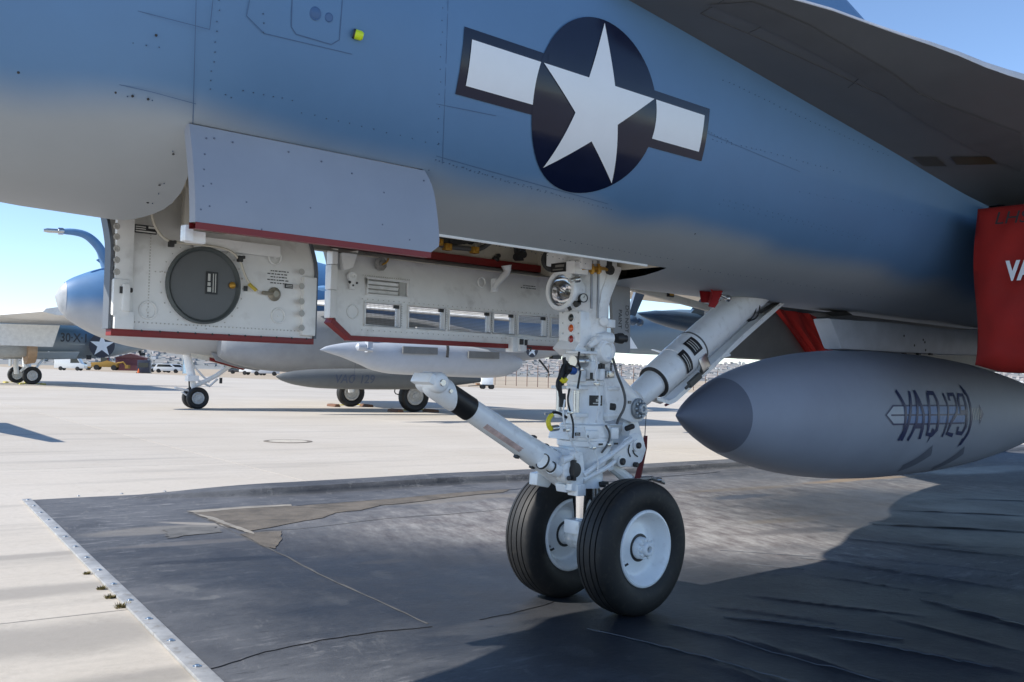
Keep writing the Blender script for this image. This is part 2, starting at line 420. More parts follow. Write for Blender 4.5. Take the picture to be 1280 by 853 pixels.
for a, b, h, wdt, bend in (
    ((835, 783), (1290, 905), .020, .026, .03), ((735, 788), (1010, 860), .010, .02, .02), ((905, 775), (1130, 802), .014, .022, .01), ((1000, 700), (1290, 742), .016, .02, .02),
    ((1060, 676), (1300, 700), .014, .018, .01), ((1090, 657), (1310, 668), .014, .02, 0), ((1120, 640), (1320, 648), .012, .02, 0), ((1150, 750), (1320, 800), .018, .022, .02),
    ((930, 745), (1180, 775), .012, .022, -.02), ((1040, 800), (1300, 850), .016, .025, .02), ((860, 825), (1100, 905), .014, .025, 0), ((960, 850), (1200, 930), .014, .03, .02),
    ((1010, 720), (1270, 758), .009, .016, .02), ((1180, 624), (1330, 630), .011, .02, 0), ((1020, 692), (1200, 712), .011, .014, .0), ((880, 760), (1080, 786), .008, .016, 0),
    ((1060, 765), (1320, 828), .009, .018, .01), ((1100, 700), (1300, 722), .010, .014, 0), ((1140, 680), (1310, 688), .010, .013, 0),
    ((870, 705), (990, 712), .004, .016, 0), ((900, 690), (1030, 700), .004, .014, .01), ((930, 680), (1060, 684), .004, .014, 0), ((920, 715), (1000, 722), .004, .012, 0)):
    fold(a, b, h, wdt, bend)
rr = np.hypot(X-G(795, 766).x, Y-G(795, 766).y); Z = np.minimum(Z, .008+np.clip(rr-.25, 0, 1)*.2)
rr = np.hypot(X-G(690, 741).x, Y-G(690, 741).y); Z = np.minimum(Z, .008+np.clip(rr-.25, 0, 1)*.2)
Z = np.maximum(Z, .003)
bb = B(); bb.v = None
def rub(n, b, pos, l):
    a = nnoise(n, l, pos, .9, 11, .72); s = nnoise(n, l, pos, 1.9, 13, .80, (1.35, .85, 1), R(36)); f = nnoise(n, l, pos, 34, 5, .7); w_ = nnoise(n, l, pos, .55, 5, .6); s2 = nnoise(n, l, pos, 9, 9, .78, (2.2, .6, 1), R(38)); s3 = nnoise(n, l, pos, 5.5, 9, .8, (.6, 2.0, 1), R(20))
    c = nmix(n, l, nrange(n, l, a, .38, .62, 0, 1), (.060, .063, .071), (.118, .123, .134))
    du = nmath(n, l, 'MULTIPLY', nrange(n, l, s, .49, .57, 0, 1), nrange(n, l, w_, .42, .56, .3, 1))
    c = nmix(n, l, nmath(n, l, 'MULTIPLY', du, .6), c, (.135, .138, .145))
    c = nmix(n, l, nmath(n, l, 'MULTIPLY', nrange(n, l, s2, .55, .61, 0, .8), nrange(n, l, w_, .42, .58, .2, 1)), c, (.225, .225, .23))
    c = nmix(n, l, nrange(n, l, s3, .57, .63, 0, .6), c, (.18, .18, .18))
    c = nmix(n, l, nrange(n, l, s2, .36, .43, .5, 0), c, (.016, .017, .021))
    # dustier, paler rubber behind the wheels
    k = nblob(n, l, pos, G(960, 640), 3.2, 1.5, SLA, .45, .6); c = nmix(n, l, nmath(n, l, 'MULTIPLY', k, .82), c, nmix(n, l, nrange(n, l, s3, .38, .62, 0, 1), (.14, .118, .112), (.38, .365, .345)))
    # dried mud behind the seam and by the back bund, darker patches among it
    for (x, y, rx, ry, rt, am, col) in ((560, 626, .75, .14, R(38), .6, (.20, .18, .155)), (265, 657, .34, .05, R(-8), .75, (.33, .30, .26)),
        (205, 664, .42, .16, R(32), .6, (.26, .24, .21)), (240, 682, .4, .07, R(30), .5, (.24, .22, .2)), (640, 775, .30, .05, R(35), .7, (.27, .26, .25)), (690, 765, .16, .10, R(-20), .55, (.26, .25, .24)), (600, 790, .22, .04, R(20), .6, (.24, .235, .23)),
        (260, 745, .22, .10, R(10), .3, (.2, .2, .205)), (205, 738, .2, .1, R(50), .35, (.2, .2, .205)), (420, 752, .12, .07, R(60), .4, (.24, .24, .235)), (480, 703, .12, .05, R(30), .6, (.25, .22, .18)),
        (1000, 650, .5, .10, R(35), .55, (.24, .195, .14)), (1080, 600, .9, .10, R(35), .7, (.27, .20, .13)), (930, 612, .7, .09, R(35), .55, (.22, .18, .13)), (930, 622, .34, .10, R(40), .75, (.07, .085, .12)), (1010, 665, .45, .10, R(30), .6, (.09, .085, .09)),
        (270, 703, .35, .06, R(28), .7, (.03, .033, .042)), (860, 690, .3, .04, R(30), .3, (.08, .08, .085))):  # last patch paints in a thin dark shadow streak
        m = nblob(n, l, pos, G(x, y), rx, ry, rt, .3, .6); c = nmix(n, l, nmath(n, l, 'MULTIPLY', m, am), c, col)
    sc = None
    for (x0, y0, x1, y1, w_) in ((587, 783, 617, 800, .05), (618, 777, 652, 791, .055), (671, 761, 696, 770, .04), (699, 754, 730, 766, .05), (706, 811, 739, 822, .04), (640, 790, 680, 780, .03), (470, 716, 486, 724, .03), (405, 745, 428, 757, .03), (216, 735, 240, 742, .035), (248, 752, 275, 748, .025)):
        p0, p1 = G(x0, y0), G(x1, y1); d_ = p1-p0; m_ = nblob(n, l, pos, (p0+p1)/2, d_.length*.62, w_*1.3, math.atan2(d_.y, d_.x), .25, 1.5, 16); sc = m_ if sc is None else nmath(n, l, 'MAXIMUM', sc, m_)
    c = nmix(n, l, nmath(n, l, 'MULTIPLY', sc, .62), c, (.24, .24, .235))
    c = nmix(n, l, nrange(n, l, f, .6, .8, 0, .3), c, (.16, .16, .16))
    dk = nblob(n, l, pos, G(1130, 800), 3.6, 1.25, R(-25), .35, .35); dk2 = nblob(n, l, pos, G(1330, 655), 2.6, 1.9, R(-30), .3, .3); dk = nmath(n, l, 'MAXIMUM', dk, dk2); c = nmix(n, l, nmath(n, l, 'MULTIPLY', dk, .86), c, (.013, .015, .020))  # shadow under the jet deepened in the rubber colour at the right
    wet = nblob(n, l, pos, G(1225, 588), 1.3, .30, R(35), .4, .7)
    c = nmix(n, l, nmath(n, l, 'MULTIPLY', wet, .85), c, (.016, .022, .034))
    l(c, b.inputs['Base Color']); b.inputs['Specular IOR Level'].default_value = .22
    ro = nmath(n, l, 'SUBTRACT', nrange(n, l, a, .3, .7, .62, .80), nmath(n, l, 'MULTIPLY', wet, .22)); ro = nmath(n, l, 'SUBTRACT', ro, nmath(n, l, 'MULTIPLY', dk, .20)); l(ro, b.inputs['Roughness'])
    bp = n.nodes.new('ShaderNodeBump'); bp.inputs['Strength'].default_value = .35; bp.inputs['Distance'].default_value = .006
    l(nmath(n, l, 'ADD', f, nmath(n, l, 'MULTIPLY', s, 2.)), bp.inputs['Height']); l(bp.outputs[0], b.inputs['Normal'])
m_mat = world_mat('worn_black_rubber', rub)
nr, nc = X.shape
me = bpy.data.meshes.new('sheet')
co = np.stack([X, Y, Z], -1).reshape(-1, 3)
idx = np.arange(nr*nc).reshape(nr, nc)
q = np.stack([idx[:-1, :-1], idx[1:, :-1], idx[1:, 1:], idx[:-1, 1:]], -1).reshape(-1, 4)
me.vertices.add(len(co)); me.vertices.foreach_set('co', co.ravel()); me.loops.add(q.size); me.loops.foreach_set('vertex_index', q.ravel())
me.polygons.add(len(q)); me.polygons.foreach_set('loop_start', np.arange(0, q.size, 4)); me.polygons.foreach_set('use_smooth', np.ones(len(q), bool))
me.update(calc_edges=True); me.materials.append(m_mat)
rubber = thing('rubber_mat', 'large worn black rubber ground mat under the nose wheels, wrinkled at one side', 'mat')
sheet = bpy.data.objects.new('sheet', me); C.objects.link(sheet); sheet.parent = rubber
# aluminium edging with bolts
b0 = MA - dL*.06 - dB*.02; b1 = MA + dL*8.4 - dB*.02
bb = B(); mid = (b0+b1)/2; bb.box((mid.x, mid.y, .008), ((b1-b0).length, .062, .012), (dL, dB, Vector((0, 0, 1))))
strip = bb.obj('edge_strip', m_alu, rubber, bevel=.002)
bb = B(); bb.lathe((0, 0, 0), (0, 0, 1), [(0, .015), (.002, .015), (.003, .009), (.006, .008), (.007, .005)], 10); bolt_me = bb.mesh('bolt', m_steel)
for k in range(24):
    p = b0 + dL*(.08+.345*k); o = bpy.data.objects.new('bolt', bolt_me); C.objects.link(o); o.parent = strip; o.location = (p.x, p.y, .0135)
for px in (98, 152, 206):
    p = G(px, 626-(px-38)*.056); o = bpy.data.objects.new('bolt', bolt_me); C.objects.link(o); o.parent = strip; o.location = (p.x, p.y, .012)
def mat_z(p):
    d = Vector((p[0]-MA.x, p[1]-MA.y, 0)); det = dB.x*dL.y-dB.y*dL.x; u = (d.x*dL.y-d.y*dL.x)/det; v = (dB.x*d.y-dB.y*d.x)/det
    i = int(np.clip(np.searchsorted(vs_, v), 0, nr-1)); j = int(np.clip(np.searchsorted(us, u), 0, nc-1)); return float(Z[max(i-1, 0):i+1, max(j-1, 0):j+1].max())
def ribbon(pts, wd, name, m, jit=0, up=.003, n=6):
    g = [G(*p) for p in pts]; q = []
    for a, c in zip(g, g[1:]):
        for k in range(n):
            p = a.lerp(c, k/n); q.append(Vector((p.x+random.uniform(-jit, jit), p.y+random.uniform(-jit, jit), 0)))
    q.append(g[-1]); rows = [[], [], []]
    for i, p in enumerate(q):
        t = (q[min(i+1, len(q)-1)]-q[max(i-1, 0)]); t.z = 0; t.normalize(); nn = Vector((-t.y, t.x, 0)); w2 = wd*(.5 if jit == 0 else random.uniform(.25, .6)); z = mat_z(p)
        rows[0].append(p+nn*w2+Vector((0, 0, z+.001))); rows[1].append(p+Vector((0, 0, z+up))); rows[2].append(p-nn*w2+Vector((0, 0, z+.001)))
    k = B(); k.grid(rows); return k.obj(name, m, rubber)
m_seam = mat('dusty_seam', (.075, .073, .07), .8, var=.3, vscale=8)
ribbon([(236, 642), (270, 656), (310, 678), (360, 698), (420, 730), (480, 757), (535, 781)], .014, 'seam', m_seam, .004, .002)
ribbon([(300, 668), (370, 664), (470, 652), (560, 645), (640, 637)], .012, 'seam', m_seam, .006, .002)
ribbon([(263, 840), (330, 818), (400, 803), (470, 792), (540, 785)], .007, 'split', m_black, .004, .003)
ribbon([(600, 776), (640, 768), (680, 758), (705, 748)], .007, 'split', m_black, .004, .003)
ribbon([(370, 634), (450, 628), (560, 619), (640, 613), (760, 603), (900, 591)], .03, 'split', m_black, .003, .004)
# dried mud lying along the seam: a thin crisp-edged film
def film(px, name, m, jit=.006, up=.0035):
    g = [G(*p) for p in px]; q = []
    for a, c in zip(g, g[1:]+g[:1]):
        n_ = max(2, int((c-a).length/.05))
        for k in range(n_): p = a.lerp(c, k/n_); q.append((p.x+random.uniform(-jit, jit), p.y+random.uniform(-jit, jit)))
    bm = bmesh.new(); bm.faces.new([bm.verts.new((x, y, 0)) for x, y in q]); o = _lay(bm, lambda u, v: Vector((u, v, mat_z((u, v))+up)), name, m, rubber, .06); return o
m_mud = mat('dried_mud', (.112, .096, .078), .9, var=.45, vscale=5, bump=.3, bscale=60, dirt=.5)
film([(238, 641), (300, 637), (372, 634.5), (440, 629), (520, 622), (600, 615.5), (640, 612.5), (628, 617), (560, 624), (505, 631), (476, 634), (452, 641), (420, 644), (404, 650), (372, 655), (345, 661), (312, 667), (286, 662), (262, 652)], 'dried_mud', m_mud)
film([(300, 671), (330, 668), (352, 667), (352, 678), (344, 689), (330, 687), (315, 679)], 'dried_mud', m_mud)
m_pale = mat('pale_silt', (.24, .22, .19), .9, var=.3, vscale=6)
film([(232, 640.5), (300, 635.5), (364, 632.5), (366, 634.8), (300, 638), (244, 643)], 'silt_line', m_pale, .006, .005)
film([(240, 643), (262, 651), (290, 662), (316, 672), (318, 669.5), (292, 659), (268, 649)], 'silt_line', m_pale, .006, .005)
film([(205, 664), (240, 661), (268, 661), (281, 668), (240, 672), (212, 676)], 'silt_line', mat('thin_silt', (.105, .103, .1), .9, var=.4, vscale=8), .02, .003)
m_crease = mat('crease_glint_tone', (.085, .092, .105), .6, var=.3, vscale=20)  # sky glint on the fold ridges, put in as paler ribbons
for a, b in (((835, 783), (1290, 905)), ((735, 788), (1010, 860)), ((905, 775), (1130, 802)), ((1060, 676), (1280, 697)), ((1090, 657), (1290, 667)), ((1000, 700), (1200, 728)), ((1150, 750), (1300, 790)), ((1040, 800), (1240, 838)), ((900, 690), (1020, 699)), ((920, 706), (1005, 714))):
    ribbon([a, ((a[0]*2+b[0])/3, (a[1]*2+b[1])/3), ((a[0]+b[0]*2)/3, (a[1]+b[1]*2)/3), b], .0075, 'crease_glint', m_crease, .003, .003, 8)
# round cover let into the apron
mc = G(360, 552)
t = thing('ground_cover', 'round flat metal cover with dark rim let into the pale concrete', 'cover', (mc.x, mc.y, 0))
bb = B(); bb.lathe((0, 0, 0), (0, 0, 1), [(.001, .33), (.005, .33), (.006, .30), (.006, .27), (.004, .265)], 40, cap=False); bb.obj('rim', mat('rusty_rim', (.17, .145, .115), .7, var=.3, vscale=12), t)
bb = B(); bb.lathe((0, 0, 0), (0, 0, 1), [(.001, .262), (.005, .262), (.0055, .25)], 40); lid = bb.obj('lid', mat('pale_cover', (.46, .42, .35), .75, var=.15), t)
bb = B(); bb.lathe((0, 0, 0), (0, 0, 1), [(.006, .05), (.010, .045)], 16); bb.obj('cap', mat('pale_cover', (0, 0, 0)), t)
# weeds at the edging
m_weed = mat('dry_weed', (.16, .13, .045), .8, var=.3, vscale=20)
for n_, (px, py, h, lab) in enumerate(((109, 718, .011, 'tiny dry weed tuft at the mat edging, farthest of the row'), (127, 737, .014, 'small dry weed tuft in the middle of the row at the mat edging'), (139, 748, .016, 'dry weed tuft beside the mat edging close to the slab joint'), (152, 760, .02, 'largest dry weed tuft at the mat edging, nearest the camera'))):
    p = G(px, py); bb = B()
    for k in range(60):
        a = random.uniform(0, 6.28); r0 = random.uniform(0, h*1.1); c = Vector((r0*math.cos(a)*.6, r0*math.sin(a)*1.4, 0)); d = Vector((math.cos(a)*h*.8, math.sin(a)*h*.8, h*random.uniform(.5, 1.3))); sd = Vector((-math.sin(a), math.cos(a), 0))*.003
        bb.add([c-sd, c+sd, c+d*.6+sd*.7, c+d*.6-sd*.7, c+d], [(0, 1, 2, 3), (3, 2, 4)])
    o = bb.obj('weed', m_weed); o.location = (p.x, p.y, 0); o.rotation_euler = (0, 0, R(-55)); tag(o, lab, 'weed', 'weeds along the mat edging')
# ================================================================== THE NEAR AIRCRAFT
jet = thing('jet_aircraft', 'blue and grey carrier jet filling the foreground with star roundel and open wheel bay', 'aircraft', JET.o, JET.rot)
HW = [(-5.0, .03), (-4.6, .16), (-4.0, .28), (-3.3, .38), (-2.7, .49), (-2.35, .62), (-2.04, .79), (-1.7, .772), (-1.3, .76), (3, .76), (6, .80), (10, .7)]
ZB = [(-5.0, 1.84), (-4.6, 1.72), (-4.0, 1.60), (-3.2, 1.49), (-2.6, 1.448), (-2.3, 1.434), (-1.9, 1.43), (-1.5, 1.415), (-1.2, 1.41), (10, 1.41)]
ZC = [(-6.1, 1.85), (-4.5, 1.90), (-2.6, 1.98), (-2.04, 2.0), (-1.3, 2.1), (10, 2.1)]
ZT = [(-6.1, 1.88), (-5, 2.25), (-3.6, 2.55), (-3, 2.85), (-2, 3.25), (-1, 3.42), (.6, 3.34), (1.2, 3.18), (1.5, 3.04), (1.8, 2.93), (2.2, 2.82), (2.8, 2.7), (3.4, 2.62), (10, 2.6)]
NEK = [(-2.7, 2.0), (-2.3, 2.15), (-2.04, 2.3), (-1.3, 2.6)]
def port_p(s, z):
    hw, zb, zc = smk(HW, s), smk(ZB, s), smk(ZC, s)
    if z >= zc: return hw
    u = min(1, (zc-z)/(zc-zb)); NE = smk(NEK, s); return hw*max(0., 1-u**NE)**(1/NE)
LOWF = [0, .1, .2, .3, .4, .455, .55, .63, .70, .745, .784, .83, .87, .90, .93, .955, .975, .99, .998]
def section(s):
    hw, zb, zc, zt = smk(HW, s), smk(ZB, s), smk(ZC, s), smk(ZT, s); r = []; NE = smk(NEK, s)
    zh = max(1.588, zb+.05); fh = max(.2, 1-((zc-zh)/(zc-zb))**NE)**(1/NE) if zc > zh else .784
    for f0 in LOWF:
        f = f0*fh/.784 if f0 <= .784 else fh+(f0-.784)*(1-fh)/.216
        r.append((hw*f, zc-(zc-zb)*max(0., 1-f**NE)**(1/NE)))
    for k in range(1, 13):
        a = math.pi/2*(1-k/12); r.append((hw*max(0., math.sin(a)) if k < 12 else 0, zc+(zt-zc)*math.cos(a)))
    return r
def bay_gap(sm, fr):
    return (-2.04 < sm < -1.32 and fr < .784) or (-1.32 <= sm < .15 and fr < .455)
ss = sorted(set([-5, -4.95, -4.9, -4.8, -4.65, -4.5, -4.3, -4.1, -3.7, -3.3, -3, -2.7, -2.4, -2.2, -2.04, -1.9, -1.7, -1.5, -1.32, -1, -.7, -.35, 0, .15, .30, .6, 1, 1.4, 1.7, 2, 2.2, 2.4, 2.7, 3, 4, 5, 6, 7, 8, 9, 10]))
rows = []
for s in ss:
    h = section(s); sh = lambda z: s+(.125*max(0, min(1, (1.585-z)/.15)) if s == -2.04 else 0); rows.append([Vector((sh(z), -p, z)) for p, z in h] + [Vector((sh(z), p, z)) for p, z in h[-2:0:-1]])
def skipf(i, j):
    sm = (ss[i]+ss[i+1])/2; n = len(rows[0]); k = j if j < n/2 else n-1-j
    return k < len(LOWF)-1 and bay_gap(sm, (LOWF[k]+LOWF[k+1])/2)
bb = B(); bb.grid(rows, closed=True, skip=skipf)
fus = bb.obj('fuselage', m_fus, jet, 50)
# surface coordinates on the port side: (s, girth measured up from the keel)
_tab = []; _a = 0; _pv = None
for k in range(900):
    z = 1.4101 + k*.001; p_ = port_p(-.7, z)
    if _pv: _a += math.hypot(p_-_pv[0], z-_pv[1])
    _pv = (p_, z); _tab.append((_a, z))
def girth_z(a):
    import bisect
    i = min(max(bisect.bisect([t[0] for t in _TABA[0:0]] or _AA, a), 1), len(_tab)-1); (a0, z0), (a1, z1) = _tab[i-1], _tab[i]
    return z0+(z1-z0)*(a-a0)/(a1-a0)
_AA = [t[0] for t in _tab]; _TABA = []
def z_girth(z): return min(_tab, key=lambda t: abs(t[1]-z))[0]
def skin(s, z, off=.002):
    p_ = port_p(s, z); e = .004; dz = (port_p(s, z+e)-port_p(s, z-e))/(2*e); n = Vector((0, -1, -dz)).normalized()
    return Vector((s, -p_, z)) + n*off
def skin_px(x, y, off=.002):
    p_ = .7
    for _ in range(50):
        v = P(x, y, -p_); p_ = .5*p_+.5*port_p(v.x, v.z)
    return skin(v.x, v.z, off)
# roundel
ins = bpy.data.objects.new('roundel', None); C.objects.link(ins); ins.parent = jet
cs, ca, RR = -.717, z_girth(1.867), .292
fn = lambda off: (lambda u, v: skin(cs+u, girth_z(ca+v), off))
decal([circ(0, 0, RR, 72)], fn(.0022), 'disc', m_navy, ins, .022)
bt, bb_ = .087, -.046; bo = .030
decal([rect(-.588, bb_-bo, -.2, bt+bo)], fn(.0016), 'bar_border', m_navy, ins, .022)
decal([rect(.2, bb_-bo, .588, bt+bo)], fn(.0016), 'bar_border', m_navy, ins, .022)
def bar(sg):
    pts = [(sg*.558, bb_), (sg*.558, bt)]; n = 9
    return pts + [(sg*math.sqrt(RR**2-y*y), y) for y in [bt+(bb_-bt)*k/n for k in range(n+1)]]
decal([bar(-1)], fn(.0034), 'white_bar', m_star, ins, .022)
decal([bar(1)[::-1]], fn(.0034), 'white_bar', m_star, ins, .022)
st = []
for k in range(10):
    a = math.pi/2+math.pi*k/5; r = RR*.965 if k % 2 == 0 else RR*.965*.382; st.append((r*math.cos(a), r*math.sin(a)))
decal([st], fn(.0046), 'star', m_star, ins, .022)
# strip behind the star carries the upper border line of the bars
decal([[(-.25, bt), (.25, bt), (.25, bt+bo), (-.25, bt+bo)]], fn(.0030), 'bar_border', m_navy, ins, .022)

# seams and rivets of the skin
def seam(pts, wd=.003, name='panel_seam', m=m_rivet):
    k = B(); g = []
    for a, c in zip(pts, pts[1:]):
        for i in range(8): g.append((a[0]+(c[0]-a[0])*i/8, a[1]+(c[1]-a[1])*i/8))
    g.append(pts[-1]); rows = [[], []]
    for i, q_ in enumerate(g):
        a = g[max(i-1, 0)]; c = g[min(i+1, len(g)-1)]; dx, dy = c[0]-a[0], c[1]-a[1]; L_ = math.hypot(dx, dy)
        v = skin_px(*q_, .0008); v2 = skin_px(q_[0]-dy/L_*.9, q_[1]+dx/L_*.9, .0008); d = (v2-v).normalized()*wd/2
        rows[0].append(v-d); rows[1].append(v+d)
    k.grid(rows); return k
m_seamb = mat('panel_gap', (.062, .125, .235), .6, var=.1)
sm_ = B()
for pts in (((118, 0), (262, 37)), ((262, 37), (266, 0)), ((100, 95), (190, 115), (245, 130)), ((245, 0), (241, 156)), ((560, 0), (553, 205)), ((312, 0), (308, 20), (330, 42), (440, 68)), ((545, 130), (620, 145)), ((545, 195), (640, 222), (760, 255)), ((880, 165), (1000, 215))):
    k = seam(pts, .0018); sm_.add(k.v, k.f)
hatch = [(365, 0), (364, 34), (370, 43), (414, 56), (424, 50), (428, 0)]; k = seam(hatch, .0028); sm_.add(k.v, k.f)
sm_.obj('panel_seam', m_seamb, jet, kind='stuff')
def rivets(rowsp, r=.0030):
    k = B()
    for pts, n in rowsp:
        for i in range(n):
            f = i/(max(1, n-1))*(len(pts)-1); a = min(int(f), len(pts)-2); t = f-a
            x = pts[a][0]+(pts[a+1][0]-pts[a][0])*t; y = pts[a][1]+(pts[a+1][1]-pts[a][1])*t
            v = skin_px(x+random.uniform(-1.2, 1.2), y+random.uniform(-.7, .7), 0); d = (skin_px(x, y, .01)-skin_px(x, y, 0)).normalized()
            k.lathe(v-d*.001, d, [(0, r), (.0018, r), (.0026, r*.5)], 6)
    return k
RV = [([(23, 90), (130, 116), (190, 126)], 5), ([(275, 0), (269, 60), (262, 112)], 10), ([(305, 113), (365, 126)], 6), ([(282, 118), (290, 122)], 2), ([(378, 141), (460, 160), (548, 181)], 12), ([(215, 190), (212, 205)], 1), ([(205, 230), (190, 255)], 3),
      ([(553, 10), (548, 180)], 12), ([(590, 50), (660, 70)], 22), ([(885, 165), (915, 178)], 8), ([(905, 100), (1010, 150), (1110, 195)], 34), ([(545, 200), (650, 232), (765, 262)], 40), ([(570, 297), (660, 315), (760, 335)], 30), ([(905, 250), (1000, 275), (1090, 300)], 26), ([(900, 255), (1000, 280), (1100, 306)], 22),
      ([(280, 165), (420, 195), (535, 213)], 8), ([(100, 40), (200, 60)], 7), ([(330, 18), (330, 40)], 3), ([(580, 210), (700, 245)], 14), ([(700, 300), (840, 325)], 22), ([(860, 335), (1100, 372)], 30), ([(1000, 240), (1160, 270)], 16), ([(890, 175), (960, 190), (1050, 215)], 24)]
rivets(RV, .0017).obj('rivet', m_rivet, jet, kind='stuff')
big = rivets([([(24, 91), (24, 91)], 1), ([(94, 106), (95, 106)], 1), ([(145, 116), (165, 120), (186, 124)], 3), ([(217, 193), (218, 193)], 1), ([(200, 232), (185, 254)], 2), ([(870, 293), (871, 293)], 1), ([(195, 45), (196, 46)], 1)], .0034)
big.obj('fastener', m_dark, jet, kind='stuff')
for px, r in (((394, 17), .017), ((411, 22), .012)):
    v = skin_px(*px, 0); d = (skin_px(*px, .01)-v).normalized(); bb = B(); bb.lathe(v-d*.003, d, [(0, r), (.0042, r), (.0046, r*.9), (.0040, r*.84), (.0044, r*.8)], 20); bb.obj('cap', [mat('cap_blue', (.05, .12, .26), .45)], jet)
v = skin_px(446, 44, 0); d = (skin_px(446, 44, .01)-v).normalized()
bb = B(); ax = Vector((.85, -.45, -.2)).normalized(); bb.lathe(v-ax*.012+d*.006, ax, [(0, .0105), (.003, .013), (.020, .013), (.026, .009)], 14); lime = bb.obj('drain_plug', m_lime, jet)
bb = B(); bb.lathe(v-ax*.013+d*.006, ax, [(0, .0132), (.005, .0136)], 14); bb.obj('collar', m_dark, lime)

# leading-edge extension above: from its root on the skin out to the rounded edge
ZJ = [(-1.7, 2.36), (-.58, 2.262), (.48, 2.155), (1.16, 2.085), (2.22, 1.975), (3.2, 1.93), (9, 1.9)]
PE = [(-.86, .753), (-.78, .765), (-.68, .82), (-.57, .92), (-.45, 1.03), (-.28, 1.105), (0, 1.175), (.3, 1.265), (.55, 1.345), (1.05, 1.45), (1.4, 1.52), (1.6, 1.57), (1.9, 1.73), (2.3, 1.9), (2.95, 2.12), (4.3, 2.4), (6, 2.45), (9, 2.45)]
def lexp(s, t, off=0):
    zj, pe = smk(ZJ, s), smk(PE, s); zb0 = 2.275-.075*min(1, max(0, s/.8)); ze = zb0 + (zj-zb0)*max(0, 1-(pe-.752)*6); p0 = .752
    z = zj+(ze-zj)*(t**.82) - .018*math.sin(math.pi*t)*min(1, max(0, s+.86)); return Vector((s, -(p0+(pe-p0)*t), z-off))
sl_ = [-.86, -.83, -.78, -.72, -.64, -.55, -.45, -.3, -.15, 0]+[.15*k for k in range(1, 21)]+[3.3, 3.7, 4.2, 5, 6, 7, 8, 9]
rows = []; edge = []
for s in sl_:
    r = [lexp(s, k/12) for k in range(13)]; e = r[-1]; th = .02+.04*min(1, max(0, (s+.86)/2)); ed = .004+.026*min(1, max(0, (s-.25)/1.2)); edge.append([e+Vector((-.004, -.002, .0)), e+Vector((-.006, -.003, ed*.5)), e+Vector((-.003, -.001, ed+.006))])
    r += [e+Vector((0, .004, ed+.004))] + [Vector((s, -(.752+(-e.y-.752)*(1-k/6)), e.z+ed+.004+th*(k/6))) for k in range(1, 7)]; rows.append(r)
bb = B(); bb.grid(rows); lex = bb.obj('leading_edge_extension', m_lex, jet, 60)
mir = lex.copy(); C.objects.link(mir); mir.parent = jet; mir.scale = (1, -1, 1)
bb = B(); bb.grid(edge); bb.obj('edge_strip', mat('skylit_edge_tone', (.55, .56, .60), .45), lex)  # sky light on the edge face put in as a paler colour
def lex_px(x, y):
    best = None
    for i in range(60):
        s = -.86+i*.08
        for j in range(41):
            v = lexp(s, j/40); wpt = JET.o + JET.a*v.x + JET.q*v.y + Vector((0, 0, v.z)); c = CM.transposed() @ (wpt-CAM)
            e = (640-FPX*c.x/c.z-x)**2+(426.5+FPX*c.y/c.z-y)**2
            if best is None or e < best[0]: best = (e, s, j/40)
    for ds in (.04, .02, .01, .005, .0025):
        for _ in range(3):
            for a_, b_ in ((1, 0), (-1, 0), (0, 1), (0, -1)):
                s, t = best[1]+a_*ds, min(1, max(0, best[2]+b_*ds*.6)); v = lexp(s, t); wpt = JET.o + JET.a*v.x + JET.q*v.y + Vector((0, 0, v.z)); c = CM.transposed() @ (wpt-CAM)
                e = (640-FPX*c.x/c.z-x)**2+(426.5+FPX*c.y/c.z-y)**2
                if e < best[0]: best = (e, s, t)
    return best[1:]
lexf = lambda off: (lambda u, v: lexp(u, v, off))
a1 = [lex_px(*p_) for p_ in ((882, 4), (1010, 62), (1150, 150), (1275, 215), (1275, 165), (1150, 118), (1010, 30), (940, 2))]
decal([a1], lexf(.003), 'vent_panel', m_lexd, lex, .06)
for pts in (((876, 17), (905, 1)), ((876, 17), (935, 42), (1040, 90), (1150, 142), (1276, 196)), ((935, 42), (962, 28)), ((1010, 62), (1120, 104), (1200, 140), (1276, 168)), ((1060, 110), (1085, 88))):
    kk = B(); g_ = []
    for (xa, ya), (xb, yb) in zip(pts, pts[1:]):
        for i in range(5): g_.append((xa+(xb-xa)*i/5, ya+(yb-ya)*i/5))
    g_.append(pts[-1]); uv = [lex_px(*p_) for p_ in g_]; vv = [lexp(u_, t_, .001) for u_, t_ in uv]
    kk.tube(vv, .0016, 5); kk.obj('panel_seam', mat('lex_seam', (.07, .076, .085), .7), lex)
for pts in (((1141, 196), (1170, 196), (1184, 207), (1154, 207)), ((1188, 195), (1236, 195), (1247, 204), (1196, 205))):
    decal([[lex_px(*p_) for p_ in pts]], lexf(.005), 'formation_light', mat('brown_light_panel', (.075, .06, .035), .4), lex, .1)
# the wings themselves, outboard and aft
for sg in (-1, 1):
    bb = B(); bb.prism([(4.2, sg*2.25, 2.19), (7.7, sg*6.5, 2.19), (8.1, sg*6.8, 2.19), (10.6, sg*6.8, 2.19), (9.6, sg*.8, 2.19), (4.4, sg*.8, 2.19)], (0, 0, .10)); bb.obj('wing', mat('warm_wing_grey', (.52, .485, .43), .6), jet)
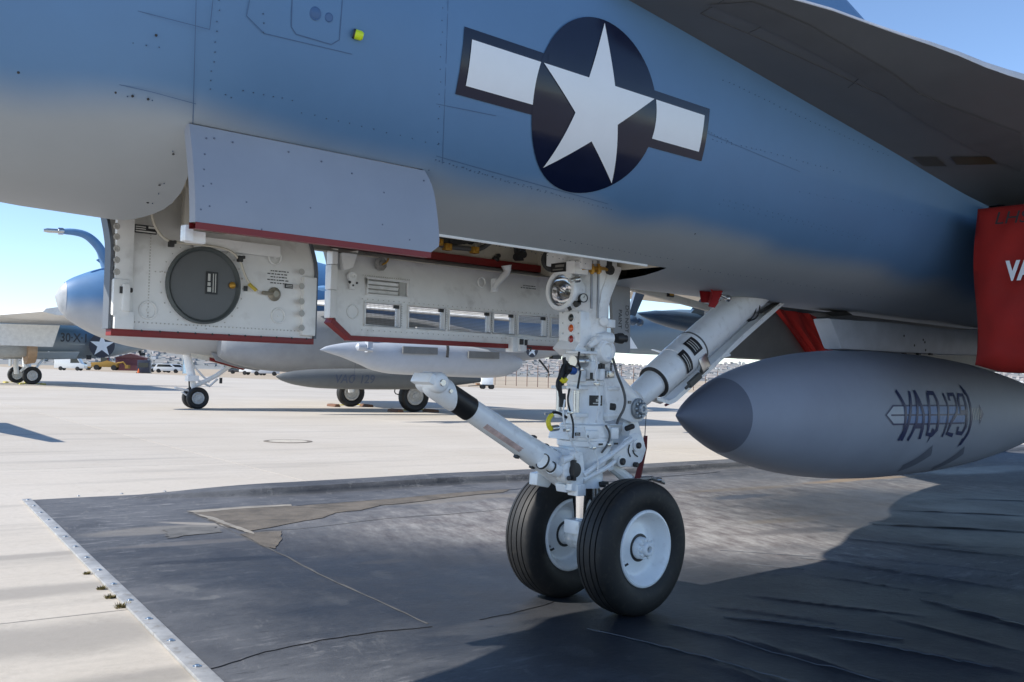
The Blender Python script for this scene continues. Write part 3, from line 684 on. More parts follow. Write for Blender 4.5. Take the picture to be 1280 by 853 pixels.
# canopy and spine, just showing over the edge
bb = B(); rows = []
for k in range(13):
    f = k/12; s = -1.0+2.3*f; zt = smk(ZT, s); hh = max(.0, 1-(2*f-1)**2)**.6
    rows.append([Vector((s, .45*hh*math.cos(a), zt-.30+(.30+.10*hh+.03)*math.sin(a))) for a in [math.pi*j/14 for j in range(15)]])
bb.grid(rows); gl = bb.obj('canopy', m_dkblue, jet, 60)
bb = B(); rows = [[Vector((s, .40*math.cos(a), smk(ZT, s)-.3+.34*math.sin(a)*(1 if s < 2.2 else max(.1, 1-(s-2.2)*2)))) for a in [math.pi*j/14 for j in range(15)]] for s in (1.2, 1.5, 1.8, 2.1, 2.3, 2.5, 2.7)]

# ---- intakes: ducts under the extensions
def duct(sg):
    rows = []
    for s, dz in ((1.99, 0), (2.05, 0), (2.5, 0), (4, 0), (8.5, .0)):
        r = []; q0, q1, z0, z1 = .865, 1.72, 1.09, 1.885+ .0*s
        for (cq, cz, a0) in ((q0+.06, z1-.05, 90), (q0+.10, z0+.10, 180), (q1-.2, z0+.2, 270), (q1-.06, z1-.05, 0)):
            rad = {90: .05, 180: .10, 270: .2, 0: .05}[a0]
            for k in range(6): a = R(a0+90*k/5); r.append(Vector((s, sg*(cq+rad*math.cos(a)), cz+rad*math.sin(a))))
        rows.append(r)
    k = B(); k.grid(rows, closed=True); return k
k = duct(-1); k.obj('intake_duct', m_grey, jet, 40)
bb = B(); bb.span((2.25, .885, 1.135), (8.5, 1.02, 1.95)); bb.obj('intake_duct', mat('duct_warm_grey', (.26, .25, .23), .55), jet, bevel=.02)
bb = B(); bb.span((2.3, -.868, 1.26), (3.2, -.79, 1.95)); bb.obj('duct_gap_shade', mat('shadow_black', (.006, .007, .009), .95, spec=.05), jet, bevel=.01)  # black slab standing in for the shade between fuselage and duct

# ---- wheel bay
bb = B()
def bay(s0, s1, q0, q1, z0, z1, ends):
    p_ = [Vector((s, q, z)) for s in (s0, s1) for q in (q0, q1) for z in (z0, z1)]
    f = [(0, 1, 5, 4), (2, 6, 7, 3), (1, 3, 7, 5)]
    if 0 in ends: f.append((0, 2, 3, 1))
    if 1 in ends: f.append((4, 5, 7, 6))
    bb.add(p_, f)
bay(-2.035, -1.32, -.575, .575, 1.60, 2.0, (0,)); bay(-1.32, .146, -.345, .43, 1.452, 1.95, (1,))
bb.add([(-1.32, -.585, 1.6), (-1.32, -.345, 1.452), (-1.32, -.345, 1.95), (-1.32, -.585, 2.0)], [(0, 1, 2, 3)])
bay_o = bb.obj('wheel_bay', m_cream, jet)
bb = B(); bb.span((-2.03, -.594, 1.590), (-1.33, -.583, 1.603)); bb.span((-1.27, -.352, 1.440), (.02, -.342, 1.449)); bb.obj('lip', m_inner, bay_o)
# cream rib and stringers on the far wall of the bay
for s in (-1.85, -1.55): 
    bb = B(); bb.span((s, .54, 1.62), (s+.03, .583, 1.98)); bb.obj('rib', m_cream, bay_o)
for z in (1.66, 1.80): 
    bb = B(); bb.span((-2.02, .555, z), (-1.3, .584, z+.02)); bb.obj('stringer', m_cream, bay_o)
for s in (-1.0, -.62, -.25):
    bb = B(); bb.span((s, .40, 1.53), (s+.02, .428, 1.94)); bb.obj('rib', m_cream, bay_o)
# hoses, clamps and blocks along the far wall (photo 540..700, 285..345)
hp = [P(x, y, .37) for x, y in ((543, 300), (552, 308), (566, 309), (590, 312), (602, 311), (612, 304), (622, 296))]
bb = B(); bb.tube(hp, .011, 8, smooth=2); bb.obj('hose', m_hose, bay_o)
hp = [P(x, y, .39) for x, y in ((545, 296), (575, 301), (605, 303), (618, 296), (640, 296))]
bb = B(); bb.tube(hp, .006, 6, smooth=1); bb.obj('hose', m_steel, bay_o)
for x, y in ((548, 303), (559, 309), (593, 313)):
    bb = B(); c = P(x, y, .36); bb.box(c, (.035, .03, .03)); bb.box(c+Vector((.004, -.016, .004)), (.014, .012, .016)); bb.obj('clamp', m_gold, bay_o, bevel=.004)
for x, y, sx, sz in ((552, 299, .05, .04), (567, 301, .07, .03), (580, 302, .04, .018)):
    bb = B(); c = P(x, y, .385); bb.box(c, (sx, .04, sz)); bb.cyl(c+Vector((sx/2, -.01, 0)), c+Vector((sx/2+.02, -.01, 0)), .012); bb.obj('fitting', m_dark, bay_o, bevel=.004)
for x, y in ((648, 316), (652, 313)):
    bb = B(); c = P(x, y, .37); bb.box(c, (.03, .03, .075), (Vector((1, 0, 0)), Vector((0, 1, 0)), Vector((.3 if x > 650 else -.25, 0, 1)).normalized())); bb.cyl(c+Vector((0, -.02, -.02)), c+Vector((0, .02, -.02)), .018); bb.obj('bracket', m_dark, bay_o, bevel=.004)
bb = B(); bb.lathe(P(619, 324, .42), (0, -1, 0), [(0, .016), (.012, .016), (.02, .009)], 12); bb.lathe(P(622, 320, .42), (0, -1, 0), [(0, .01), (.012, .01)], 10); bb.obj('plug', m_dark, bay_o)
bb = B(); bb.lathe(P(691, 326, .30), (-.7, -.7, 0), [(0, .055), (.02, .055), (.024, .04), (.02, .03)], 20); bb.obj('bushing', m_dark, bay_o)
# things above the leg, dark mechanisms aft in the bay
for x, y, sx, sz in ((792, 343, .10, .05), (805, 347, .08, .03), (781, 339, .06, .06), (815, 351, .10, .02)):
    bb = B(); c = P(x, y, .2); bb.box(c, (sx, .08, sz)); bb.cyl(c+Vector((-.03, -.05, .01)), c+Vector((.05, -.05, -.01)), .012); bb.obj('linkage', mat('oily_metal', (.06, .05, .035), .5), bay_o, bevel=.004)
# starboard sill, running aft to the brace (photo 775,352 -> 890,385)
bb = B(); pa = [P(775, 349, .36), P(888, 381, .36), P(888, 389, .36), P(775, 359, .36)]; bb.prism(pa, (0, .03, 0)); sill = bb.obj('bay_sill', m_cream, jet, bevel=.003)
bb = B(); c = P(838, 368, .355); bb.box(c, (.05, .012, .028)); bb.obj('latch', m_black, sill); bb = B(); bb.box(c+Vector((0, -.007, 0)), (.03, .006, .016)); bb.obj('catch', m_gold, sill)

# ---- port forward door, hanging from the skin, outside face to us
def door_skin(q_of, s0, s1, z0, z1, cut):
    rows = []
    for i in range(13):
        z = z1+(z0-z1)*i/12; f = i/12
        e = s1 - (cut*(1-math.sqrt(max(0, 1-((f-.86)/.14)**2))) if f > .86 else 0) - (.022*(1-f/.3)**2 if f < .3 else 0)
        rows.append([Vector((s0+(e-s0)*j/14+ (.0 if j else 0), q_of(f), z)) for j in range(15)])
    return rows
qo = lambda f: -.600-.055*math.sin(f*1.45)
outer = door_skin(qo, -2.045, -1.292, 1.335, 1.585, .032); inner = [[v+Vector((0, .034, .002)) for v in r] for r in outer]
d1 = bpy.data.objects.new('gear_door', None); C.objects.link(d1); d1.parent = jet; d1['label'] = 'pale blue-grey outer face of the short port door'
bb = B(); bb.grid(outer); bb.add([], []); n_ = len(outer); 
for a, c in (([r[0] for r in outer], [r[0] for r in inner]), ([r[-1] for r in outer], [r[-1] for r in inner])): bb.grid([a, c])
bb.obj('outer_skin', m_door, d1, 40)
bb = B(); bb.grid(inner); bb.obj('inner_skin', m_inner, d1)
bb = B(); lo, li = outer[-1], inner[-1]; bb.grid([[v+Vector((0, -.001, .0)) for v in lo], [v+Vector((0, -.001, -.016)) for v in lo], [v+Vector((0, .001, -.016)) for v in li], [v+Vector((0, .001, 0)) for v in li]]); bb.obj('red_edge', m_red, d1, 40)
bb = B(); c = P(238, 291, -.60); bb.box(c+Vector((0, .02, 0)), (.022, .03, .04)); bb.box(c+Vector((.03, .04, -.005)), (.05, .02, .03)); bb.obj('hinge_bracket', m_white, d1, bevel=.003)
k = B()
for x, y in ((258, 173), (268, 173), (256, 193), (255, 212), (264, 230), (254, 233), (251, 262), (262, 258), (291, 178), (361, 190), (402, 202), (440, 217), (480, 241), (478, 281), (530, 226), (327, 287), (308, 253), (512, 300), (388, 260)):
    v = P(x, y, -.63); f = (1.585-v.z)/.25; v = P(x, y, qo(f)); k.lathe((v.x, qo(f)+.001, v.z), (0, -1, 0), [(0, .0028), (.0018, .0026)], 6)
k.obj('rivet', mat('door_rivet', (.11, .13, .18), .5), d1, kind='stuff')

# ---- starboard forward door, inside face to us
d2 = bpy.data.objects.new('gear_door', None); C.objects.link(d2); d2.parent = jet; d2['label'] = 'white inner face of the starboard door with a round grey cover'
S0, S1, ZL, ZH = -1.893, -1.142, 1.101, 1.60
qi = lambda z: .30+.10*(1-min(1, (z-ZL)/.30))**2*.0 + .16*max(0, (z-1.36)/.26)**1.3
rows = [[Vector((S0+(S1-S0)*j/10, qi(ZL+(ZH-ZL)*i/14), ZL+(ZH-ZL)*i/14)) for j in range(11)] for i in range(15)]
bb = B(); bb.grid(rows); bb.obj('inner_skin', m_inner, d2, 40)
bb = B(); bb.grid([[v+Vector((0, .035, 0)) for v in r] for r in rows]); bb.obj('outer_skin', m_grey, d2, 40)
for s in (S0, S1):
    so_ = s+(-.010 if s == S0 else .010); bb = B(); bb.grid([[Vector((so_, r[0].y-.012, r[0].z)) for r in rows], [Vector((so_, r[0].y+.04, r[0].z)) for r in rows], [Vector((s, r[0].y+.04, r[0].z)) for r in rows], [Vector((s, r[0].y-.012, r[0].z)) for r in rows], [Vector((so_, r[0].y-.012, r[0].z)) for r in rows]])
    bb.obj('edge_rim', mat('door_rim_grey', (.12, .135, .16), .5), d2)
bb = B(); bb.span((S0, .288, ZL-.022), (S1, .336, ZL)); bb.obj('red_edge', m_red, d2, bevel=.002)
dc = P(255, 357, .29)
bb = B(); bb.lathe((dc.x, .302, dc.z), (0, -1, 0), [(0, .134), (.020, .134), (.022, .128), (.010, .122), (.008, .118)], 48, cap=False); bb.obj('cover_ring', mat('cover_ring_grey', (.10, .115, .115), .45), d2)
bb = B(); bb.lathe((dc.x, .302, dc.z), (0, -1, 0), [(.002, .119), (.011, .119), (.012, .112), (.013, 0.03), (.013, .001)], 40); cov = bb.obj('round_cover', m_disc, d2, 30)
def panel(c, w_, h_, lines, parent, q=None, m=m_plac, name='placard', m2=m_lite, th=.003):
    """a small printed plate facing port: c = centre, lines = rows of print (y0, y1, x0, x1) in plate fractions"""
    c = Vector(c); bb = B(); bb.box(c, (w_, th, h_)); o = bb.obj(name, m, parent); k = B()
    for y0, y1, x0, x1 in lines: k.box(c+Vector(((x0+x1)/2*w_-w_/2, -th/2-.0006, (y0+y1)/2*h_-h_/2)), ((x1-x0)*w_, .0012, (y1-y0)*h_))
    if lines: k.obj('print', m2, o)
    return o
panel(P(265, 354, .285), .042, .078, [(.08, .92, .55, .62), (.08, .92, .75, .82), (.1, .3, .1, .4), (.36, .52, .1, .35), (.58, .9, .12, .32)], cov)
bb = B(); bb.lathe(P(290, 357, .288), (0, -1, 0), [(0, .012), (.006, .012), (.009, .007)], 12); bb.obj('latch', m_gold, cov)
panel(P(182, 287, .295), .075, .028, [(.15, .3, .05, .95), (.45, .55, .05, .5), (.65, .9, .62, .94), (.7, .8, .05, .5)], d2)
panel(P(361, 358, .295), .032, .016, [(.25, .4, .1, .9), (.6, .75, .1, .9)], d2)
panel(P(307, 361, .295), .014, .018, [], d2)
# bead rings, shallow boxes, flange with lightening cups, hose
for x, y, r in ((344, 322, .028), (348, 395, .030), (185, 388, .032)):
    c = P(x, y, .298); bb = B(); bb.lathe(c, (0, -1, 0), [(0, r), (.003, r-.002), (.003, r-.005), (0, r-.007)], 24, cap=False); bb.lathe(c, (0, -1, 0), [(0, .005), (.003, .004)], 8); bb.obj('bead_ring', m_inner, d2)
for a, c in (((155, 307), (172, 354)),): pass
bb = B(); c = P(150, 372, .285); bb.box(c, (.055, .030, .12)); bb.box(c+Vector((.012, -.012, -.0)), (.024, .03, .09)); bb.obj('hinge_box', m_inner, d2, bevel=.006)
bb = B(); bb.box(P(155, 363, .272), (.03, .016, .022)); bb.cyl(P(160, 363, .27), P(165, 363, .27), .008); bb.obj('catch', m_dark, d2)
bb = B(); bb.span((S0+.004, .272, ZL), (S0+.068, .301, 1.16)); bb.span((S0+.004, .28, 1.16), (S0+.062, .301, 1.50)); bb.obj('flange', m_inner, d2, bevel=.004)
k = B()
for y in (283, 296, 311, 325, 340, 396): k.lathe(P(146, y, .2795), (0, -1, 0), [(0, .011), (.002, .010), (.002, .006), (-.001, .005)], 12)
k.obj('fastener', mat('cup_grey', (.45, .44, .41), .5), d2, kind='stuff')
bb = B(); bb.span((S1-.055, .278, ZL+.01), (S1, .301, 1.33)); bb.obj('flange', m_inner, d2, bevel=.004)
k = B()
for y in (340, 358, 377, 392, 410): k.lathe(P(377, y, .277), (0, -1, 0), [(0, .012), (.002, .012), (.002, .006)], 10)
k.obj('fastener', mat('cup_grey', (0, 0, 0)), d2, kind='stuff')
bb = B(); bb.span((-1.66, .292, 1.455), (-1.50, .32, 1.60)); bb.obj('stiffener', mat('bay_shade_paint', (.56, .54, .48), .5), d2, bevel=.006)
bb = B(); bb.span((-1.62, .29, 1.392), (-1.29, .305, 1.436)); bb.obj('stiffener', m_inner, d2, bevel=.006)
hz = [P(x, y, .282) for x, y in ((188, 262), (193, 283), (203, 297), (215, 303), (250, 306), (285, 311), (300, 324), (305, 342), (312, 356), (322, 364))]
bb = B(); bb.tube(hz, .0045, 6, smooth=2); hs_ = bb.obj('bonding_wire', m_cream, d2)
bb = B(); bb.tube([P(311, 355, .281), P(320, 363, .281)], .007, 8); bb.obj('sleeve', mat('yellow_sleeve', (.55, .42, .06), .5), hs_)
bb = B(); bb.tube([P(328, 366, .285), P(340, 367, .285)], .007, 8); bb.lathe(P(343, 368, .296), (0, -1, 0), [(0, .026), (.003, .024), (.008, .012), (.014, .012)], 16); bb.obj('stud', mat('worn_stud', (.33, .30, .24), .45, .4), d2)
for x, y in ((214, 305), (300, 324)): bb = B(); bb.box(P(x, y, .28), (.018, .018, .022)); bb.box(P(x+4, y-2, .28), (.010, .018, .012)); bb.obj('clip', m_dark, d2, bevel=.003)
# stencilled notes (too small to read): rows of short strokes
def strokes(c, w_, h_, nrow, parent, m=m_ink, q=None, seed=1, h1=.005):
    r_ = random.Random(seed); k = B()
    for i in range(nrow):
        x = 0 if i % 2 else .15*w_; z = h_*(1-(i+.5)/nrow)
        while x < w_*r_.uniform(.8, 1):
            l_ = r_.uniform(.004, .012); k.box(Vector(c)+Vector((x+l_/2, 0, z)), (l_, .0012, h1)); x += l_+r_.uniform(.002, .006)
    return k.obj('stencil', m, parent, kind='stuff')
strokes(P(334, 355, .2985), .085, .055, 5, d2, seed=4, h1=.0035)
k = B()
for i in range(46): k.lathe(Vector((S0+.08+i*.0145, .299, 1.127)), (0, -1, 0), [(0, .0026), (.002, .002)], 6)
for i in range(30): k.lathe(Vector((-1.77+.0, .299, 1.15+i*.010)), (0, -1, 0), [(0, .0026), (.002, .002)], 6)
for i in range(16): k.lathe(Vector((-1.75+i*.016, .299, 1.30)), (0, -1, 0), [(0, .0026), (.002, .002)], 6)
for i in range(26): a = 2*math.pi*i/26; k.lathe(Vector((dc.x+.15*math.cos(a), .299, dc.z+.15*math.sin(a))), (0, -1, 0), [(0, .0026), (.002, .002)], 6)
k.obj('rivet', mat('white_rivet', (.52, .51, .47), .5), d2, kind='stuff')
k = B()
for i in range(11): k.lathe(Vector((S0+.1+i*.062, .289, ZL-.002)), (0, -1, 0), [(0, .004), (.003, .003)], 8)
k.obj('bolt', m_dark, d2, kind='stuff')

# ---- starboard aft door with the row of screened windows
d3 = bpy.data.objects.new('gear_door', None); C.objects.link(d3); d3.parent = jet; d3['label'] = 'white inner face of the long starboard door with screened windows'
Q3 = .40; za, zb_ = 1.125, 1.475
wins = []
for x0, x1, y0, y1 in ((457, 498, 377, 410), (511, 554, 383, 414), (562, 611, 388, 418), (617, 641, 393, 420), (648, 681, 396, 424), (689, 722, 399, 428)):
    a = P(x0, y0, Q3); c = P(x1, y1, Q3); wins.append((a.x, c.x, 1.172, 1.262))
xs = sorted([-1.0, -.93] + [w_[0] for w_ in wins] + [w_[1] for w_ in wins] + [.31]); zs3 = [za, 1.172, 1.262, 1.30, 1.36, zb_]
lw = (P(460, 348, Q3).x, P(508, 370, Q3).x)
xs = sorted(set(xs + [lw[0], lw[1]]))
def hole(x, z):
    for w_ in wins:
        if w_[0] < x < w_[1] and w_[2] < z < w_[3]: return True
    return lw[0] < x < lw[1] and 1.30 < z < 1.36
def q3(z): return Q3-.0+.035*math.sin(max(0, (z-1.262)/.21)*math.pi)*.0 + (.06*((z-1.27)/.2)**2 if z > 1.27 else 0)
zf = [za, 1.15, 1.172, 1.262, 1.28, 1.30, 1.33, 1.36, 1.39, 1.42, 1.45, zb_]
bb = B()
for dq in (0, .022):
    for i in range(len(zf)-1):
        for j in range(len(xs)-1):
            xm, zm = (xs[j]+xs[j+1])/2, (zf[i]+zf[i+1])/2
            if hole(xm, zm) or (xm < -.93 and zm < 1.172 and False): continue
            L0 = lambda z: -1.0 if z > 1.19 else -1.0+(1.19-z)*1.35
            X0 = lambda x, z: max(x, L0(z)) if x < -.92 else x
            bb.add([(X0(xs[j], zf[i]), q3(zf[i])+dq, zf[i]), (X0(xs[j+1], zf[i]), q3(zf[i])+dq, zf[i]), (X0(xs[j+1], zf[i+1]), q3(zf[i+1])+dq, zf[i+1]), (X0(xs[j], zf[i+1]), q3(zf[i+1])+dq, zf[i+1])], [(0, 1, 2, 3)])
bb.obj('inner_skin', m_inner, d3, 30)
for w_ in wins + [(lw[0], lw[1], 1.30, 1.36)]:
    bb = B(); x0, x1, z0, z1 = w_; t_ = .008
    for a, c in (((x0-t_, Q3-.006, z0-t_), (x1+t_, Q3+.03, z0)), ((x0-t_, Q3-.006, z1), (x1+t_, Q3+.03, z1+t_)), ((x0-t_, Q3-.006, z0), (x0, Q3+.03, z1)), ((x1, Q3-.006, z0), (x1+t_, Q3+.03, z1))): bb.span(a, c)
    fr = bb.obj('window_frame', m_inner, d3, bevel=.002)
    if z0 < 1.29:
        k = B(); stp = .0062; n = int((x1-x0)/stp)
        for i in range(1, n): k.box((x0+i*(x1-x0)/n, Q3+.020, (z0+z1)/2), (.0013, .0013, z1-z0))
        n = int((z1-z0)/stp)
        for i in range(1, n): k.box(((x0+x1)/2, Q3+.0214, z0+i*(z1-z0)/n), (x1-x0, .0013, .0013))
        k.obj('wire_screen', m_hose, fr, kind='stuff')
        bb = B(); bb.box((x1-.012, Q3+.004, z1-.008), (.022, .012, .014)); bb.obj('stop', m_dark, fr)
    else:
        for i in range(3): bb = B(); bb.box(((x0+x1)/2-.012, Q3+.014, z0+.012+i*.018), (x1-x0-.03, .008, .013), (Vector((1, 0, 0)), Vector((0, .9, .4)), Vector((0, -.4, .9)))); bb.obj('louvre', m_inner, fr)
        bb = B(); bb.span((x0, Q3+.024, z0), (x1, Q3+.030, z1)); bb.span((x1-.035, Q3+.0, z0), (x1-.005, Q3+.02, z1)); bb.obj('backing', mat('louvre_grey', (.42, .42, .40), .5), fr)
bb = B(); bb.prism([(-1.0, .385, 1.19), (-.915, .385, za), (-.915, .385, za-.018), (-1.012, .385, 1.172)], (0, .05, 0)); bb.span((-.915, .386, za-.020), (.31, .434, za)); bb.obj('red_edge', m_red, d3)
bb = B(); bb.span((-1.0, .405, 1.473), (.26, .45, 1.505)); bb.obj('red_edge', m_red, d3)
bb = B(); bb.span((-1.016, .385, 1.19), (-.985, .43, 1.30)); bb.span((-1.016, .385, 1.302), (-.985, .43, 1.40)); bb.span((-1.012, .385, 1.402), (-.985, .43, 1.465)); bb.obj('end_cap', m_inner, d3, bevel=.005)
bb = B(); bb.prism([P(427, 316, .38), P(449, 313, .38), P(442, 335, .38), P(430, 338, .38)], (0, .03, 0)); bb.obj('gusset', m_inner, d3, bevel=.005)
bb = B(); c = P(439, 352, .395); bb.lathe(c+Vector((0, 0, .02)), (0, -1, 0), [(0, .022), (.012, .020), (.012, .010), (.004, .009)], 16); bb.box(c+Vector((0, -.008, -.008)), (.022, .012, .05)); hl = bb.obj('latch', m_inner, d3, bevel=.003)
bb = B(); bb.lathe(P(437, 353, .383), (0, -1, 0), [(0, .006), (.004, .005)], 8); bb.lathe(P(441, 357, .383), (0, -1, 0), [(0, .005), (.004, .004)], 8); bb.lathe(P(446, 354, .395), (0, -1, 0), [(0, .005), (.004, .004)], 8); bb.obj('latch_pin', m_dark, hl)
bb = B(); c = P(476, 330, .41); bb.lathe(c, (0, -1, 0), [(0, .030), (.002, .030), (.0022, .012), (.008, .010)], 9); bb.obj('earth_point', mat('bare_patch', (.26, .25, .24), .5, .3, var=.4, vscale=60), d3)
bb = B(); bb.tube([P(478, 331, .40), P(484, 328, .395), P(486, 321, .40)], .004, 6, smooth=1); bb.obj('earth_wire', m_gold, d3)
strokes(P(651, 361, .408), .10, .022, 2, d3, seed=9, h1=.004)
for x, y, r in ((602, 353, .024), (441, 390, .03)):
    c = P(x, y, .405 if y < 370 else .398); bb = B(); bb.lathe(c, (0, -1, 0), [(0, r), (.003, r-.002), (.003, r-.004), (0, r-.006)], 24, cap=False); bb.obj('bead_ring', m_inner, d3)
# door actuating arm
ap = [P(x, y, .36) for x, y in ((633, 332), (634, 340), (628, 347), (620, 356), (617, 362))]
bb = B(); bb.tube(ap, [.026, .018, .015, .013, .013], 10, smooth=1); bb.box(P(618, 357, .375), (.02, .03, .06)); bb.obj('door_arm', m_white, d3, bevel=.002)
bb = B(); c = P(644, 431, .38); bb.box(c, (.075, .05, .07)); bb.box(c+Vector((.012, -.03, .0)), (.04, .03, .06)); cbx = bb.obj('uplock_box', m_white, d3, bevel=.004)
bb = B(); bb.box(c+Vector((-.004, -.047, .012)), (.022, .006, .026)); bb.box(c+Vector((.024, -.047, .010)), (.016, .006, .026)); bb.tube([c+Vector((.03, -.047, -.01)), c+Vector((.05, -.055, -.012)), c+Vector((.05, -.05, -.03))], .004, 6); bb.obj('roller', m_dark, cbx, bevel=.002)
k = B()
for i in range(40): k.lathe(Vector((-.86+i*.028, .394, 1.150)), (0, -1, 0), [(0, .0024), (.002, .002)], 6)
for w_ in wins:
    for i in range(9): k.lathe(Vector((w_[1]+.014, .399, 1.178+i*.010)), (0, -1, 0), [(0, .0022), (.0018, .002)], 6)
for i in range(44): k.lathe(Vector((-.86+i*.026, .397, 1.276)), (0, -1, 0), [(0, .0024), (.002, .002)], 6)
for i in range(22): k.lathe(Vector((-.86+i*.011, .3965, 1.372)), (0, -1, 0), [(0, .0022), (.002, .002)], 6)
k.obj('rivet', mat('white_rivet', (0, 0, 0)), d3, kind='stuff')
bb = B(); bb.tube([P(703, 415, .3), P(698, 432, .3), P(696, 438, .3)], .007, 6); bb.obj('stay', m_yel, d3)

# ---- small panel aft of the leg, marked DO NOT PAINT
pd = [P(764, 352, .12), P(788, 360, .12), P(788, 442, .12), P(770, 441, .12), P(766, 400, .12)]
bb = B(); bb.prism(pd, (0, .02, 0)); dnp = bb.obj('gear_door', m_grey, jet, bevel=.003, label='narrow grey door panel stencilled DO NOT PAINT behind the leg')
cc = P(777, 395, .12)
for tx, x, y in (('DO NOT', 783.5, 399), ('PAINT', 775, 399)):
    c = P(x, y, .119); lettering(tx, .034, lambda u, v, c=c: Vector((c.x+v, .1185, c.z-u)), m_ink, dnp, 0, sx=.95)
# ================================================================== NOSE LEG
V3 = Vector
def part(name): 
    o = bpy.data.objects.new(name, None); C.objects.link(o); o.parent = jet; return o
px = .00346                                           # metres per photo pixel at the leg
leg = part('nose_leg')
ax_b = P(729, 607); ax_t = P(736, 322)
def on(y, dx=0, q=0): return P(731+dx, y, q)
# upper cylinder
bb = B(); bb.lathe(on(322, 4), (0, 0, -1), [(0, .095), (.27, .095), (.285, .088), (.40, .088)], 32); bb.obj('upper_cylinder', m_white, leg)
bb = B(); bb.span((-.10, -.10, 1.46), (.12, .12, 1.52)); bb.obj('trunnion', m_white, leg, bevel=.008)
for x, yb in ((740, 386), (748, 398)):
    a = P(x, 326, -.11); c = P(x-1, yb, -.11); bb = B(); bb.tube([a, a.lerp(c, .5), c], .0055, 8); hp_ = bb.obj('pipe', mat('grey_pipe', (.30, .31, .33), .4, .5), leg)
    bb = B(); bb.box(P(x, 337, -.112), (.020, .022, .028)); bb.cyl(P(x, 330, -.111), P(x, 343, -.111), .0085, n=8); bb.obj('union', m_gold, hp_, bevel=.003)
bb = B(); bb.tube([P(727, 336, -.108), P(737, 335, -.112), P(756, 336, -.11), P(764, 340, -.09)], .007, 8); bb.obj('pipe', m_gold, leg)
bb = B(); c = P(760, 338, -.09); bb.lathe(c, (0, -1, 0), [(0, .022), (.02, .022), (.02, .012), (.03, .012)], 12); bb.box(c+V3((-.01, -.01, .02)), (.02, .03, .05)); bb.obj('valve', m_dark, leg, bevel=.003)
# raked side brace
bb = B(); bb.prism([P(763, 332, -.10), P(779, 334, -.10), P(764, 372, -.10), P(758, 400, -.10), P(747, 398, -.10), P(752, 366, -.10)], (0, .09, 0)); bb.obj('side_brace', m_white, leg, bevel=.006)
bb = B(); bb.cyl(P(755, 402, -.11), P(755, 402, .0), .02); bb.box(P(755, 405, -.06), (.05, .09, .035)); bb.obj('brace_foot', m_white, leg, bevel=.004)
# taxi light
FW = V3((-1, 0, 0))
tl = part('taxi_light'); lc = P(700, 363, -.02)
bb = B(); bb.lathe(lc+V3((.115, 0, 0)), FW, [(0, .03), (.012, .055), (.05, .078), (.10, .086), (.112, .087), (.118, .083), (.118, .067), (.110, .066)], 44, cap=False); bb.obj('bezel', m_white, tl, 50)
bb = B(); bb.lathe(lc+V3((.085, 0, 0)), FW, [(0, .004), (.004, .02), (.016, .042), (.04, .060), (.064, .0668)], 40, cap=False); rf = bb.obj('reflector', m_chrome, tl, 60)
bb = B(); bb.lathe(lc+V3((.085, 0, 0)), FW, [(0, .011), (.035, .011), (.042, .004)], 12); bb.tube([lc+V3((.02, .03, .02)), lc+V3((.035, .0, 0)), lc+V3((.02, -.03, -.02))], .003, 6); bb.obj('bulb', m_steel, rf)
m_lens = mat('clear_lens', (1, 1, 1), .02, var=0); m_lens.node_tree.nodes['Principled BSDF'].inputs['Transmission Weight'].default_value = 1; m_lens.node_tree.nodes['Principled BSDF'].inputs['IOR'].default_value = 1.2
bb = B(); bb.lathe(lc+V3((.016, 0, 0)), FW, [(0, .0665), (.006, .05), (.012, .025), (.014, .001)], 36, cap=False); bb.obj('lens', m_lens, tl, 80)
bb = B(); c = P(716, 336, -.06); bb.box(c, (.085, .10, .055)); bb.box(c+V3((.02, -.02, .02)), (.06, .09, .05)); bx = bb.obj('light_bracket', m_white, tl, bevel=.006)
c = P(701, 335, -.02); bb = B(); bb.box(c+V3((-.012, 0, 0)), (.008, .085, .038)); bb.obj('placard', m_plac, bx); bb = B(); bb.box(c+V3((-.017, -.01, .006)), (.003, .05, .010)); bb.box(c+V3((-.017, .0, -.009)), (.003, .06, .005)); bb.obj('print', mat('dim_print', (.2, .19, .17), .5), bx)
bb = B(); bb.cyl(P(716, 350, -.09), P(722, 349, -.09), .018, n=14); bb.cyl(P(712, 351, -.09), P(717, 350, -.09), .010, n=12); bb.obj('connector', m_steel, tl)
# pressure gauge, small lamp, dark plug
bb = B(); bb.lathe(P(727, 373, -.10), V3((-.35, -.9, 0)), [(0, .018), (.016, .0195), (.022, .0195), (.022, .016), (.018, .016)], 22); ga = bb.obj('gauge', m_dark, leg)
bb = B(); g0 = P(727, 373, -.10); d_ = V3((-.35, -.9, 0)).normalized(); bb.lathe(g0+d_*.0165, d_, [(0, .0155), (.003, .0155)], 20); bb.obj('dial', m_lite, ga); bb = B(); bb.tube([g0+d_*.021, g0+d_*.021+V3((.006, 0, .010))], .0014, 5); bb.obj('pointer', m_black, ga)
bb = B(); bb.cyl(P(720, 381, -.10), P(723, 379, -.085), .012, n=12); bb.cyl(P(714, 385, -.09), P(710, 387, -.08), .009, n=10); bb.cyl(P(717, 378, -.09), P(722, 380, -.09), .008, n=10); bb.obj('plug', m_dark, leg)
